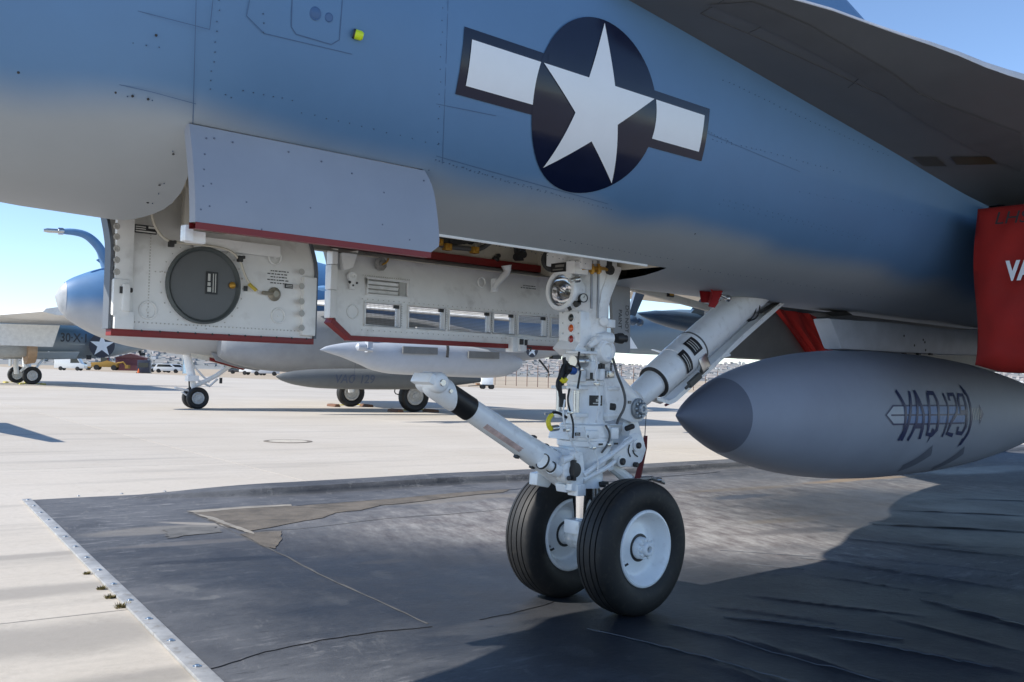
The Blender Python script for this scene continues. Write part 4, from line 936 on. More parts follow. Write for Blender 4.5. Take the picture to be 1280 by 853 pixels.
# approach light box: three lamps on the forward face
al = part('approach_light'); c0 = P(725.5, 413, -.072); s0_, z0_ = c0.x, c0.z
ztop = P(725, 389, -.072).z; zbot = P(725, 434, -.072).z
bb = B(); bb.prism([(s0_, -.072, zbot), (s0_+.10, -.072, zbot+.015), (s0_+.10, -.072, ztop), (s0_, -.072, ztop)], (0, .13, 0)); bb.obj('box', m_white, al, bevel=.004)
bb = B(); bb.prism([(s0_-.003, -.072, zbot+.02), (s0_-.003, .052, zbot+.03), (s0_-.02, .075, zbot-.005), (s0_-.02, -.06, zbot-.012)], (.05, 0, -.03)); bb.prism([(s0_+.01, -.055, zbot-.03), (s0_+.08, -.055, zbot-.03), (s0_+.075, -.05, zbot-.125), (s0_+.035, -.05, zbot-.125)], (0, .10, 0)); bb.obj('bracket', m_white, al, bevel=.004)
for yy, m_, nm in ((397.5, m_glassg, 'green_lamp'), (410.5, m_amb, 'amber_lamp'), (424, m_redl, 'red_lamp')):
    c = JET.S(714.5, yy, s0_-.001); bb = B(); bb.lathe(c, FW, [(0, .0185), (.004, .0185), (.005, .0165), (.003, .0162)], 22, cap=False); rg = bb.obj('bezel', m_inner, al)
    bb = B(); bb.lathe(c, FW, [(.001, .0165), (.004, .0150), (.008, .010), (.010, .001)], 20, cap=False); bb.obj(nm, m_, al, 80)
k = B()
for yy in (391, 404, 417, 430):
    for xx in (703.5, 723): k.lathe(JET.S(xx, yy, s0_), FW, [(0, .0042), (.002, .0036)], 8)
k.obj('screw', m_steel, al, kind='stuff')
# neck, steering unit, big collars: one stepped casting, then the sleeve
z = lambda y: on(y).z
st_ = [(388, .075), (440, .075), (441, .060), (474, .060)]
bb = B(); bb.lathe((.044, 0, z(388)), (0, 0, -1), [(z(388)-z(y), r) for y, r in st_], 32); bb.obj('neck', m_white, leg)
bb = B(); bb.lathe((.044, 0, z(474)), (0, 0, -1), [(z(474)-z(y), r) for y, r in ((474, .070), (476, .084), (481, .084), (483, .079), (524, .079), (527, .086), (529, .086))], 36); stq = bb.obj('steering_unit', m_white, leg)
bb = B(); bb.box((.044, .0, z(468)), (.17, .11, .045)); bb.box((.0, -.07, z(463)), (.055, .05, .075)); bb.box((.08, -.06, z(466)), (.06, .05, .06)); bb.box((.035, -.085, z(468)), (.03, .04, .05)); bb.box((-.055, -.04, z(470)), (.05, .06, .05)); bb.obj('valve_block', m_white, stq, bevel=.005)
bb = B(); bb.box((.11, -.07, z(460)), (.02, .03, .05)); bb.box((.045, -.085, z(457)), (.02, .03, .04)); bb.cyl((.02, -.10, z(455)), (.02, -.10, z(461)), .008, n=8); bb.cyl((-.03, -.10, z(466)), (-.03, -.10, z(474)), .007, n=8); bb.obj('fitting', m_dark, stq, bevel=.003)
sp = P(735, 501, -.081); bb = B(); bb.grid([[V3((.044+.0805*math.sin(a), -.0805*math.cos(a), sp.z+h)) for a in [R(-42+6.5*k+6) for k in range(9)]] for h in (-.022, .022)]); spl = bb.obj('placard', m_plac, stq); 
bb = B()
for h, h2, a0, a1 in ((-.014, -.010, -24, 8), (-.004, .006, -14, 6), (.008, .013, -8, 6)): bb.grid([[V3((.044+.0812*math.sin(a), -.0812*math.cos(a), sp.z+hh_)) for a in [R(a0+(a1-a0)*k/6) for k in range(7)]] for hh_ in (h, h2)])
bb.obj('print', m_lite, spl)
for sx_, q_ in ((-.066, -.05), (.135, -.07), (.10, .085), (-.04, .08)):
    bb = B(); bb.cyl((sx_, q_, z(487)), (sx_, q_, z(516)), .013, n=14); rod = bb.obj('tie_rod', m_steel, stq)
    bb = B(); bb.box((sx_*.9+.004, q_*.9, z(485)), (.075, .06, .014)); bb.box((sx_*.9+.004, q_*.9, z(518)), (.075, .06, .016)); bb.cyl((sx_, q_, z(481)), (sx_, q_, z(488)), .017, n=10); bb.cyl((sx_, q_, z(515)), (sx_, q_, z(523)), .018, n=10); bb.obj('clevis', m_white, rod, bevel=.003)
bb = B(); bb.lathe((.044, 0, z(529)), (0, 0, -1), [(z(529)-z(y), r) for y, r in ((529, .100), (531, .112), (545, .114), (546, .108), (549, .108), (550, .122), (556, .122), (558, .114), (566, .108), (578, .094), (586, .086), (587, .078), (591, .078), (592, .082), (603, .082), (605, .086), (608, .086), (609, .06))], 40); bb.obj('collar', m_white, leg)
bb = B(); bb.prism([(-.085, -.05, z(533)), (-.085, .08, z(533)), (-.105, .08, z(548)), (-.105, -.05, z(548))], (.05, 0, 0)); bb.obj('lug', m_white, leg, bevel=.006)
bb = B(); bb.box((-.03, -.112, z(541)), (.06, .02, .035)); bb.obj('lug', m_white, leg, bevel=.006)
bb = B(); bb.box((.10, -.10, z(540)), (.05, .05, .05)); bb.obj('lug', m_white, leg, bevel=.006)
for dx in (-.03, .07): bb = B(); bb.box((.044+dx*1.0, -.1215+.5*dx*dx, z(553)), (.022, .005, .008)); bb.obj('slot', m_dark, leg)
bb = B(); bb.prism([(-.12, -.06, z(560)), (-.135, .06, z(556)), (-.06, .08, z(560)), (-.05, -.08, z(562)), ], (.0, 0, -.035)); bb.prism([(-.10, -.04, z(558)), (-.04, -.06, z(560)), (-.03, -.05, z(596)), (-.07, -.04, z(596))], (0, .10, 0)); bb.obj('web', m_white, leg, bevel=.006)
# chrome piston and fork
bb = B(); bb.lathe((.044, 0, z(606)), (0, 0, -1), [(0, .0475), (z(606)-z(652), .0475)], 36); bb.obj('piston', m_chrome, leg)
bb = B(); bb.lathe((.044, 0, z(648)), (0, 0, -1), [(0, .055), (.02, .058), (.05, .050), (.085, .05)], 24); bb.box((.06, 0, .315), (.12, .10, .08)); bb.box((-.02, -.01, z(656)), (.04, .09, .06)); bb.obj('fork', m_white, leg, bevel=.008)
bb = B(); bb.cyl((.09, -.30, .283), (.09, .25, .283), .034, n=20); bb.lathe((.09, -.11, .283), (0, 1, 0), [(0, .04), (.01, .055), (.05, .06), (.17, .06), (.21, .055), (.22, .04)], 24); bb.obj('axle', m_white, leg)
# trunnion arm and swan-neck down to the brace pivot
bb = B(); bb.prism([P(740, 424, -.085), P(750, 420, -.085), P(763, 424, -.085), P(767, 436, -.085), P(765, 450, -.085), P(771, 462, -.085), P(783, 476, -.085), P(797, 492, -.085), P(809, 503, -.085), P(811, 517, -.085), P(803, 527, -.085), P(790, 529, -.085), P(776, 523, -.085), P(762, 528, -.085), P(758, 500, -.085), P(756, 478, -.085), P(744, 466, -.085), P(738, 446, -.085)], (0, .10, 0)); arm = bb.obj('brace_arm', m_white, leg, bevel=.012)
bb = B(); bb.lathe(P(753, 439, -.083), (0, -1, 0), [(0, .058), (.02, .056), (.034, .046), (.036, .034), (.026, .028), (.026, .001)], 28); bb.obj('boss', m_white, arm)
bb = B(); bb.lathe(P(797, 511, -.086), (0, -1, 0), [(0, .046), (.010, .046), (.012, .042), (.012, .030)], 28, cap=False); bb.obj('pivot_washer', mat('pivot_grey', (.25, .27, .29), .4, .4), arm)
c = P(798, 511, -.086); bb = B(); bb.lathe(c, (0, -1, 0), [(0, .024), (.028, .024), (.032, .020), (.032, .012), (.024, .011), (.024, .001)], 10); bb.obj('pivot_nut', mat('blue_grey_nut', (.38, .42, .46), .35, .3), arm, 15)
bb = B(); bb.box((0, 0, 0), (.012, .016, .010)); nl_me = bb.mesh('lock_tab', mat('blue_grey_nut', (0, 0, 0)), 30, .002)
for k_ in range(10): a = 2*math.pi*k_/10; o = bpy.data.objects.new('lock_tab', nl_me); C.objects.link(o); o.parent = arm; o.location = c+V3((.033*math.cos(a), -.012, .033*math.sin(a))); o.rotation_euler = (0, -a, 0)
bb = B(); bb.tube([P(766, 448, -.12), P(770, 462, -.12), P(772, 470, -.13), P(779, 486, -.12), P(782, 500, -.135), P(780, 512, -.13), P(774, 522, -.12), P(771, 530, -.12)], .0058, 8, smooth=2); bb.obj('hydraulic_line', m_hose, arm)
bb = B(); bb.lathe(P(770, 423, -.10), (1, -.2, 0), [(0, .020), (.02, .024), (.032, .024), (.034, .016), (.055, .016), (.058, .012)], 14); bb.obj('quick_coupling', m_dark, arm); bb = B(); bb.lathe(P(757, 423, -.10), (1, -.2, 0), [(-.05, .018), (.0, .026), (.03, .026), (.034, .020)], 14); bb.tube([P(736, 433, -.09), P(744, 426, -.10), P(752, 422, -.10)], [.012, .02, .014], 10); bb.obj('coupling', m_white, arm)
bb = B(); bb.cyl(P(716, 452, -.06), P(732, 452, -.06), .024, n=18); bb.obj('swivel', m_steel, leg); bb = B(); bb.box(P(727, 441, -.065), (.11, .08, .012)); bb.box(P(736, 452, -.05), (.02, .08, .08)); bb.obj('swivel_cover', m_white, leg, bevel=.004)
# drag brace and the channel door behind it
db = part('drag_brace'); a = P(797, 496, .02); c = P(936, 372, .02); u = (c-a).normalized(); Ld = (c-a).length
bb = B(); bb.lathe(a, u, [(-.02, .050), (.02, .060), (.13, .064), (.135, .064)], 28); bb.obj('sleeve', m_white, db)
bb = B(); bb.lathe(a, u, [(.135, .078), (.14, .081), (.30, .083), (.302, .0865), (.44, .0865), (.442, .088), (.475, .088), (.478, .083), (Ld+.25, .083)], 36); tb = bb.obj('cylinder', m_white, db)
bb = B(); bb.lathe(a, u, [(.130, .0645), (.131, .0800), (.1385, .0800), (.1395, .0645)], 36, closed=True); bb.obj('seal_ring', m_dark, db); bb = B(); bb.lathe(a, u, [(.462, .0886), (.463, .0894), (.472, .0894), (.473, .0886)], 36, closed=True); bb.obj('band', m_hose, db)
nrm = u.cross(V3((0, 1, 0))).normalized()
if nrm.z < 0: nrm = -nrm
def brace_pt(d, ang, r=.0885): return a + u*d + V3((0, -1, 0))*r*math.cos(ang) + nrm*r*math.sin(ang)
def brace_plate(d0, d1, g0, g1, m_, nm, r=.0892): 
    k = B(); k.grid([[brace_pt(d, R(g0+(g1-g0)*j/8), r) for j in range(9)] for d in (d0, d1)]); return k.obj(nm, m_, db)
pp = brace_plate(.365, .44, 8, 62, m_plac, 'placard'); k = B()
for d in (.385, .40, .415): k.grid([[brace_pt(d+e_, R(16+40*j/6), .0898) for j in range(7)] for e_ in (0, .005)])
k.obj('print', m_lite, pp)
pp = brace_plate(.285, .335, -28, 48, m_plac, 'placard'); k = B()
for d in (.298, .312): k.grid([[brace_pt(d+e_, R(-20+56*j/6), .0898) for j in range(7)] for e_ in (0, .005)])
k.obj('print', m_lite, pp)
bb = B(); bc = a+u*.42+V3((0, -.075, 0))-nrm*.055; bb.box(bc, (.07, .03, .075), (u, V3((0, 1, 0)), nrm)); bb.obj('junction_box', m_steel, db, bevel=.006)
bb = B(); bc = a+u*.33+V3((0, -.07, 0))-nrm*.10; bb.box(bc, (.10, .02, .03), (u, V3((0, 1, 0)), nrm)); bb.cyl(bc-u*.08, bc+u*.12, .008, n=8); bb.obj('actuator', mat('worn_dark', (.08, .08, .075), .5), db, bevel=.004)
ch = part('brace_door'); po = [P(x, y, .08) for x, y in ((826, 501), (843, 504), (884, 467), (981, 378), (972, 374), (905, 400), (860, 455))]
bb = B(); bb.prism(po, (0, .02, 0)); bb.obj('inner_skin', m_white, ch, bevel=.003)
bb = B(); rimA = [P(822, 501, .0), P(838, 506, .0), P(846, 502, .0), P(890, 462, .0), P(940, 416, .0), P(983, 378, .0)]; rows = []
for v in rimA: rows.append([v+nrm*.0+u*0, v+nrm*.022, v+nrm*.022+V3((0, .06, 0)), v+V3((0, .06, 0))])
bb.grid(rows); bb.obj('rim', m_white, ch)
bb = B(); bb.tube([v+V3((0, .03, -.004)) for v in rimA[1:]], .0065, 8); bb.obj('edge_seal', mat('plum_edge', (.14, .03, .06), .5), ch)
bb = B(); bb.tube([P(900, 448, .0), P(928, 420, 0), P(955, 396, 0), P(975, 380, 0)], .006, 6); bb.cyl(P(901, 447, .0), P(912, 444, 0), .007); bb.obj('rod', m_inner, ch)
for x0 in (940, 945):
    bb = B(); bb.tube([P(x0, 374, -.05), P(x0+6, 385, -.055), P(x0+1, 398, -.05), P(x0-10, 402, -.03)], .0042, 6, smooth=2); bb.obj('wire', m_cable, db)
bb = B(); bb.prism([P(952, 392, .0), P(972, 380, .0), P(984, 376, .0), P(966, 390, .0)], (0, .05, 0)); bb.obj('pivot_fitting', mat('worn_dark', (0, 0, 0)), db, bevel=.004)
# launch bar
lb = part('launch_bar'); h0 = P(546, 484, 0); h1 = P(700, 588, 0); u = (h1-h0).normalized(); Lb = (h1-h0).length
bb = B(); bb.lathe(h0, u, [(.10, .045), (.62*Lb, .050), (.9*Lb, .060), (Lb+.02, .066)], 28); bb.obj('bar', m_white, lb)
nb_ = u.cross(V3((0, 1, 0))).normalized()
if nb_.z < 0: nb_ = -nb_
bb = B(); bb.lathe(h0, u, [(.02, .0470), (.10, .0478), (.183, .0488), (.184, .046)], 28); bb.obj('black_band', m_black, lb)
# slanting white-to-black border: white head sleeve cut obliquely
yq = V3((0, -1, 0)); rows = []
for d0, r_ in ((-.055, .02), (-.05, .034), (-.035, .045), (-.01, .0495), (.01, .050), (None, .0505), (None, .0465)):
    rows.append([h0+u*((.068-.034*math.sin(a_)) if d0 is None else d0)+(yq*math.cos(a_)+nb_*math.sin(a_))*r_ for a_ in [2*math.pi*k/28 for k in range(28)]])
bb = B(); bb.grid(rows, closed=True); bb.add(rows[0], [tuple(range(28))]); bb.obj('head', m_white, lb)
bb = B(); hc = h0-u*.03+nb_*.004; bb.lathe(hc+V3((0, -.066, 0)), (0, 1, 0), [(0, .026), (.006, .036), (.02, .040), (.112, .040), (.126, .036), (.132, .026)], 26); bb.box(hc-u*.034-nb_*.006, (.04, .12, .04), (u, V3((0, 1, 0)), nb_)); bb.obj('hook', m_white, lb, bevel=.008)
bb = B(); bb.lathe(hc+V3((0, -.067, 0)), (0, -1, 0), [(0, .014), (.005, .012)], 12); bb.lathe(h0+u*.03+V3((0, -.053, 0)), (0, -1, 0), [(0, .009), (.003, .008)], 10); bb.obj('pin', m_steel, lb)
bb = B(); bb.grid([[h0+u*(.26+.3*i/10)+(V3((0, -1, 0))*math.cos(a_)-nb_*math.sin(a_))*(.0470+.0008+(.26+.3*i/10)*.0055) for a_ in (R(30), R(40), R(50), R(58))] for i in range(11)]); bb.obj('worn_stencil', mat('faded_red', (.66, .50, .46), .5, var=.3, vscale=30), lb)
k = B()
for d, s_ in ((.55, 1), (.63, 1), (.68, 1), (.5, -1), (.6, -1)): v = h0+u*(d*1.0)+nb_*s_*(.055+.0); k.box(v, (.016, .02, .014), (u, V3((0, 1, 0)), nb_))
k.obj('clip', m_dark, lb, kind='stuff')
bb = B(); c = P(680, 578, -.06); bb.lathe(c-u*.01, u, [(0, .030), (.02, .030), (.022, .02), (.06, .02), (.062, .028), (.10, .028), (.105, .018), (.15, .018)], 18); bb.obj('actuator', m_white, lb); bb = B(); bb.lathe(c-u*.012, u, [(0, .0305), (.0, .034), (.008, .034), (.009, .0305)], 18, closed=True); bb.lathe(c+u*.045, u, [(0, .021), (.0, .025), (.012, .025), (.013, .021)], 16, closed=True); bb.obj('gland', m_dark, lb)
# lower pivot of the bar, bell-cranks and links
bb = B(); c = P(713, 587, -.075); bb.lathe(c+V3((0, .15, 0)), (0, -1, 0), [(0, .050), (.15, .062), (.17, .060), (.176, .050), (.176, .034), (.168, .030), (.168, .001)], 30); bb.obj('bar_pivot', m_white, leg)
bb = B(); bb.lathe(c+V3((0, -.03, 0)), (0, -1, 0), [(0, .032), (.004, .030)], 20); bb.box(P(716, 588, -.11), (.014, .03, .085)); bb.cyl(P(711, 598, -.10), P(711, 598, -.115), .010, n=10); bb.obj('pivot_core', m_dark, leg, bevel=.002)
bb = B(); bb.prism([P(719, 568, -.10), P(729, 568, -.10), P(731, 590, -.10), P(727, 616, -.10), P(714, 614, -.10), P(716, 600, -.10)], (0, .035, 0)); bb.box(P(721, 612, -.08), (.05, .06, .05)); bb.prism([P(706, 606, -.07), P(718, 606, -.07), P(718, 616, -.07), P(708, 616, -.07)], (0, .06, 0)); bb.obj('bell_crank', m_white, leg, bevel=.005)
bb = B(); bb.tube([P(703, 576, -.09), P(715, 572, -.10), P(723, 569, -.11)], [.016, .012, .014], 10); bb.lathe(P(722, 569, -.12), (0, 1, 0), [(0, .018), (.03, .018)], 14); bb.obj('link', m_white, leg)
bb = B(); bb.tube([P(729, 594, -.10), P(760, 588, -.11), P(788, 552, -.10), P(802, 545, -.10)][0:1]+[P(752, 577, -.11), P(790, 549, -.10)], [.012, .012, .012], 10); bb.obj('link', m_white, leg)
bb = B(); bb.tube([P(728, 600, -.09), P(760, 584, -.10), P(768, 577, -.10)], [.014, .010, .010], 10); bb.obj('link', m_white, leg)
# starboard-side foot of the bar (white pad over the far tyre)
bb = B(); bb.prism([P(672, 592, .05), P(682, 590, .05), P(690, 604, .05), P(686, 610, .05), P(671, 607, .05)], (0, .05, 0)); bb.obj('guide_pad', m_white, lb, bevel=.006)
# holdback and torque scissors, aft of the leg
tq = part('torque_link')
bb = B(); bb.prism([P(767, 574, -.055), P(768, 562, -.055), P(782, 548, -.055), P(796, 541, -.055), P(804, 546, -.055), P(808, 562, -.055), P(803, 577, -.055), P(794, 584, -.055), P(775, 584, -.055)], (0, .09, 0)); bb.obj('scissor_plate', m_white, tq, bevel=.006)
for x, y, r, m_ in ((776, 577, .016, m_dark), (796, 557, .014, m_dark), (793, 581, .012, m_dark), (776, 577, .024, m_white), (796, 557, .028, m_white)):
    bb = B(); bb.lathe(P(x, y, -.056), (0, -1, 0), [(0, r), (.016 if m_ is m_dark else .006, r), (.020 if m_ is m_dark else .007, r*.7)], 10 if m_ is m_dark else 20); bb.obj('bolt' if m_ is m_dark else 'washer', m_, tq)
bb = B(); k = [P(787, 556, -.058), P(785, 564, -.058), P(788, 571, -.058)]; bb.tube(k, .003, 6, smooth=1); k = [P(791, 563, -.058), P(793, 568, -.058), P(797, 571, -.058)]; bb.tube(k, .003, 6, smooth=1); bb.obj('groove', m_dark, tq)
bb = B(); bb.prism([P(752, 532, .02), P(780, 531, .02), P(792, 545, .02), P(776, 560, .02), P(766, 574, .02), P(750, 560, .02)], (0, .06, 0)); bb.obj('upper_link', m_inner, tq, bevel=.006)
bb = B(); bb.prism([P(790, 524, -.05), P(797, 524, -.05), P(803, 545, -.05), P(796, 550, -.05), P(786, 548, -.05)], (0, .05, 0)); bb.cyl(P(786, 533, -.04), P(793, 530, -.04), .012); bb.obj('hanger', m_white, tq, bevel=.004); bb = B(); bb.cyl(P(783, 536, -.06), P(791, 533, -.06), .012, n=10); bb.obj('spring_end', m_dark, tq)
bb = B(); bb.tube([P(764, 583, .0), P(782, 597, .0), P(800, 607, .0)], [.022, .026, .020], 10); bb.obj('lower_link', m_inner, tq)
bb = B(); bb.tube([P(798, 600, .05), P(814, 598, .05), P(830, 604, .05)], [.018, .012, .008], 10); bb.lathe(P(822, 600, .05), (.5, -.8, 0), [(-.02, .012), (.02, .012)], 12); bb.obj('holdback_fitting', m_steel, tq)
bb = B(); pts = [P(807, 545, -.03), P(806, 560, -.03), P(802, 577, -.03), P(797, 598, -.03)]; bb.grid([[v-V3((.012+.012*i/3*(1 if i < 3 else .9), 0, 0)) for i, v in enumerate(pts)], [v+V3((0, -.012, 0)) for v in pts], [v+V3((.012+.004*i, 0, 0)) for i, v in enumerate(pts)], [v+V3((0, .012, 0)) for v in pts], [v-V3((.012+.012*i/3*(1 if i < 3 else .9), 0, 0)) for i, v in enumerate(pts)]]); bb.obj('red_strap', mat('dark_red_strap', (.12, .008, .010), .7), tq)
bb = B(); bb.tube([P(808, 516, -.04), P(807, 530, -.04), P(806, 547, -.04)], .0022, 5); bb.obj('lanyard', m_hose, tq)
bb = B(); bb.tube([P(746, 606, -.03), P(747, 620, -.03), P(745, 640, -.03)], .004, 6); bb.obj('drain_pipe', m_white, leg); bb = B(); bb.box(P(753, 604, -.08), (.05, .03, .014)); bb.cyl(P(750, 606, -.09), P(756, 607, -.09), .009, n=8); bb.obj('bolt', m_dark, leg, bevel=.002)
# cable bundle with yellow tags
ca = part('cable_loom')
for pts, r in (([(708, 452), (702, 462), (699, 476), (700, 490), (703, 507)], .009), ([(711, 455), (704, 466), (697, 474), (696, 484), (701, 492)], .006), ([(705, 447), (706, 460), (701, 470), (703, 482)], .008), ([(713, 463), (707, 468), (703, 478)], .009)):
    bb = B(); bb.tube([P(x, y, -.075) for x, y in pts], r, 8, smooth=2); bb.obj('cable', m_cable, ca)
bb = B(); bb.cyl(P(703, 492, -.075), P(703, 509, -.075), .015, n=12); bb.cyl(P(706, 460, -.08), P(716, 463, -.08), .020, n=12); bb.obj('boot', m_cable, ca)
bb = B(); bb.cyl(P(712, 462, -.085), P(718, 464, -.085), .017, n=12); bb.obj('blue_connector', mat('blue_connector', (.03, .10, .35), .4), ca)
bb = B(); bb.tube([P(701, 474, -.085), P(705, 478, -.09), P(708, 474, -.09)], .009, 8, smooth=1); bb.obj('yellow_tag', m_yel, ca)
bb = B(); bb.tube([P(708, 522, -.08), P(700, 517, -.085), P(693, 515, -.085), P(688, 518, -.085)], .006, 8, smooth=2); bb.obj('cable', m_cable, ca)
bb = B(); bb.tube([P(690, 518, -.085), P(685, 525, -.085), P(686, 533, -.085), P(689, 537, -.085)], .010, 8, smooth=1); bb.obj('yellow_sleeve', m_yel, ca)
bb = B(); bb.cyl(P(689, 536, -.085), P(697, 535, -.085), .013, n=12); bb.cyl(P(681, 518, -.085), P(690, 516, -.085), .004, n=8); bb.obj('plug_end', m_steel, ca)
# dark plumbing in the gap beside the steering unit, and hoses clipped down the leg
bb = B(); bb.cyl(P(761, 476, -.06), P(762, 489, -.06), .020, n=12); bb.box(P(763, 498, -.05), (.045, .05, .07)); bb.cyl(P(759, 508, -.07), P(766, 509, -.07), .022, n=12); bb.obj('solenoid', m_dark, leg, bevel=.004)
bb = B(); bb.box(P(758, 468, -.07), (.05, .05, .03)); bb.cyl(P(763, 463, -.07), P(763, 470, -.07), .014, n=10); bb.obj('manifold', m_steel, leg, bevel=.003)
for pts, r_, m_ in (([(724, 440), (722, 452), (726, 462), (724, 474), (722, 486)], .0045, m_cable), ([(744, 446), (747, 458), (743, 468), (746, 480), (750, 492), (749, 510), (745, 528)], .0045, m_white), ([(712, 486), (709, 500), (713, 516), (717, 530), (716, 548)], .0042, m_cable), ([(757, 532), (763, 542), (760, 556), (752, 566)], .0045, m_hose), ([(730, 534), (733, 548), (741, 560), (748, 574), (747, 590)], .0036, m_white), ([(706, 500), (703, 520), (708, 538), (716, 556), (722, 566)], .0036, m_white)):
    bb = B(); bb.tube([P(x, y, -.115 if y < 520 else -.125) for x, y in pts], r_, 8, smooth=2); h_ = bb.obj('hydraulic_line', m_, leg)
    x, y = pts[len(pts)//2]; bb = B(); bb.box(P(x, y, -.112 if y < 520 else -.122), (.020, .02, .012)); bb.obj('clamp', m_steel, h_, bevel=.002)
for x, y, q_, w__, h__ in ((741, 437, -.087, .022, .014), (722, 543, -.116, .03, .014), (735, 546, -.118, .018, .010), (787, 503, -.088, .02, .012)):
    panel(P(x, y, q_), w__, h__, [(.2, .35, .1, .9), (.6, .75, .1, .7)], leg)
# ---- the twin wheels
def wheel(q, rz, label):
    w_ = bpy.data.objects.new('nose_wheel', None); C.objects.link(w_); w_.parent = jet; w_.location = (.090, q, .281); w_.rotation_euler = (0, 0, rz); w_['label'] = label
    Rt = .2815; hw = .086; kx = .9; o = -1
    pr = []                                          # (across, radius) from inner side over the tread to the outer side
    half = [(.060, .152), (.078, .160), (.089, .178), (.0945, .205), (.093, .230), (.087, .250), (.078, .264), (.072, .2700)]
    gr = [(.066, .2735), (.050, .2775), (.0485, .270), (.0445, .270), (.043, .2782), (.022, .2808), (.0205, .2735), (.0165, .2735), (.015, .2812), (.0, .2815)]
    side = half + gr
    pr = [(-x*kx, r) for x, r in side] + [(x*kx, r) for x, r in side[::-1][1:]]
    bb = B(); bb.lathe((0, 0, 0), (0, 1, 0), pr, 72, cap=False); ty = bb.obj('tyre', m_rub, w_, 28)
    # flatten the contact patch a little
    for v in ty.data.vertices:
        if v.co.z < -.2785: v.co.x *= 1.02; v.co.z = -.2785+(v.co.z+.2785)*.15
    # outer rim (towards -y): flange, dished disc, hub
    bb = B(); bb.lathe((0, 0, 0), (0, -1, 0), [(.045, .150), (.063, .157), (.072, .160), (.077, .157), (.079, .149), (.073, .142), (.062, .136), (.050, .131), (.030, .125), (.022, .115), (.022, .10), (.034, .06), (.036, .05)], 56, cap=False); rim = bb.obj('rim', m_white, w_, 40)
    bb = B(); bb.lathe((0, 0, 0), (0, -1, 0), [(.036, .046), (.060, .044), (.066, .040), (.066, .030), (.088, .028), (.092, .024), (.092, .014), (.075, .012), (.075, .001)], 26, cap=False); bb.obj('hub', m_white, w_, 35)
    for k in range(10):
        a = 2*math.pi*k/10; bb = B(); bb.box((.038*math.cos(a), -.072, .038*math.sin(a)), (.012, .018, .012), (V3((math.cos(a), 0, math.sin(a))), V3((0, 1, 0)), V3((-math.sin(a), 0, math.cos(a))))); bb.obj('lug', m_white, w_, bevel=.002)
    bb = B(); bb.lathe((0, -.0345, 0), (0, -1, 0), [(0, .0475), (.0012, .058), (.0018, .050), (.003, .0465)], 30, cap=False); bb.lathe((0, -.0, 0), (0, -1, 0), [(.074, .0005), (.0755, .0125), (.0755, .001)], 18); bb.obj('grease_ring', m_dark, w_)
    bb = B(); a = R(215); bb.tube([V3((.112*math.cos(a), -.024, .112*math.sin(a))), V3((.110*math.cos(a), -.040, .110*math.sin(a))), V3((.098*math.cos(a), -.046, .098*math.sin(a)))], .0045, 8); bb.box((.112*math.cos(R(206)), -.03, .112*math.sin(R(206))), (.02, .008, .008)); bb.obj('valve', m_dark, w_)
    # inner side
    bb = B(); bb.lathe((0, 0, 0), (0, 1, 0), [(.045, .150), (.063, .157), (.072, .160), (.077, .157), (.079, .147), (.072, .138), (.060, .134)], 56, cap=False); bb.lathe((0, 0, 0), (0, 1, 0), [(.045, .128), (.060, .124), (.066, .116), (.062, .104), (.048, .096), (.046, .070), (.052, .06), (.052, .04)], 48, cap=False); bb.obj('inner_rim', m_white, w_, 40)
    bb = B(); bb.lathe((0, 0, 0), (0, 1, 0), [(.040, .137), (.046, .137), (.046, .124), (.040, .124)], 44, closed=True); bb.lathe((0, 0, 0), (0, 1, 0), [(.044, .071), (.0475, .071), (.0475, .058), (.044, .058)], 36, closed=True); bb.obj('gap_ring', m_dark, w_)
    for k in range(3): a = 2*math.pi*k/3+1; bb = B(); bb.lathe((.085*math.cos(a), .047, .085*math.sin(a)), (0, 1, 0), [(0, .012), (.004, .012), (.006, .008)], 10); bb.obj('plug', mat('rust_plug', (.25, .2, .14), .5, .3), w_)
    return w_
wheel(-.243, 0, 'nearer nose wheel, white dished rim with hub facing the camera')
wheel(.185, 0, 'farther nose wheel, grooved tread and inner rim showing')
# ================================================================== THINGS HUNG ON THE NEAR AIRCRAFT
TP = [(0, .001), (.03, .022), (.1, .066), (.2, .118), (.3, .162), (.36, .186), (.37, .1895), (.45, .216), (.55, .244), (.7, .279), (.9, .315), (1.15, .346), (1.5, .372), (1.9, .383), (2.4, .380), (3.0, .355), (3.6, .300), (4.2, .222), (4.7, .135), (5.05, .05), (5.1, .004)]
tank = thing('fuel_tank', 'large blue-grey external fuel tank with dark pointed nose and squadron lettering under the near jet', 'fuel tank', JET.o + JET.a*.672 + Vector((0, 0, .809)), JET.rot)
def trad(d): return smk(TP, d)
dl = [.365+.07*k for k in range(67)] + [5.05, 5.1]
bb = B(); bb.lathe((0, 0, 0), (1, 0, -.004), [(d, trad(d)) for d in dl], 56, cap=False); body = bb.obj('body', m_tank, tank, 60)
bb = B(); bb.lathe((0, 0, 0), (1, 0, -.004), [(.365*k/14, trad(.365*k/14)) for k in range(15)], 56, cap=False); bb.obj('nose_cone', m_cone, tank, 60)
def tk(u, v, off=.0015):
    r = trad(u)+off; a = v/.385; return Vector((u, -r*math.cos(a), -.004*u+r*math.sin(a)))
def tk_px(x, y):
    c0 = tank.location; q = -.38
    for _ in range(40):
        v = P(x, y, q); u = v.x-.672; z = v.z-.809+.004*u; r = trad(u); q = .5*q-.5*math.sqrt(max(1e-6, r*r-z*z))
    return u, .385*math.asin(max(-1, min(1, z/max(r, 1e-4))))
emb = bpy.data.objects.new('emblem', None); C.objects.link(emb); emb.parent = tank
u0, v0 = tk_px(1106, 517); u1, v1 = tk_px(1212, 520); vc = .5*(v0+v1); LN = u1-u0; hh = .058
def tf(off): return lambda u, v: tk(u0+u, vc+v, off)
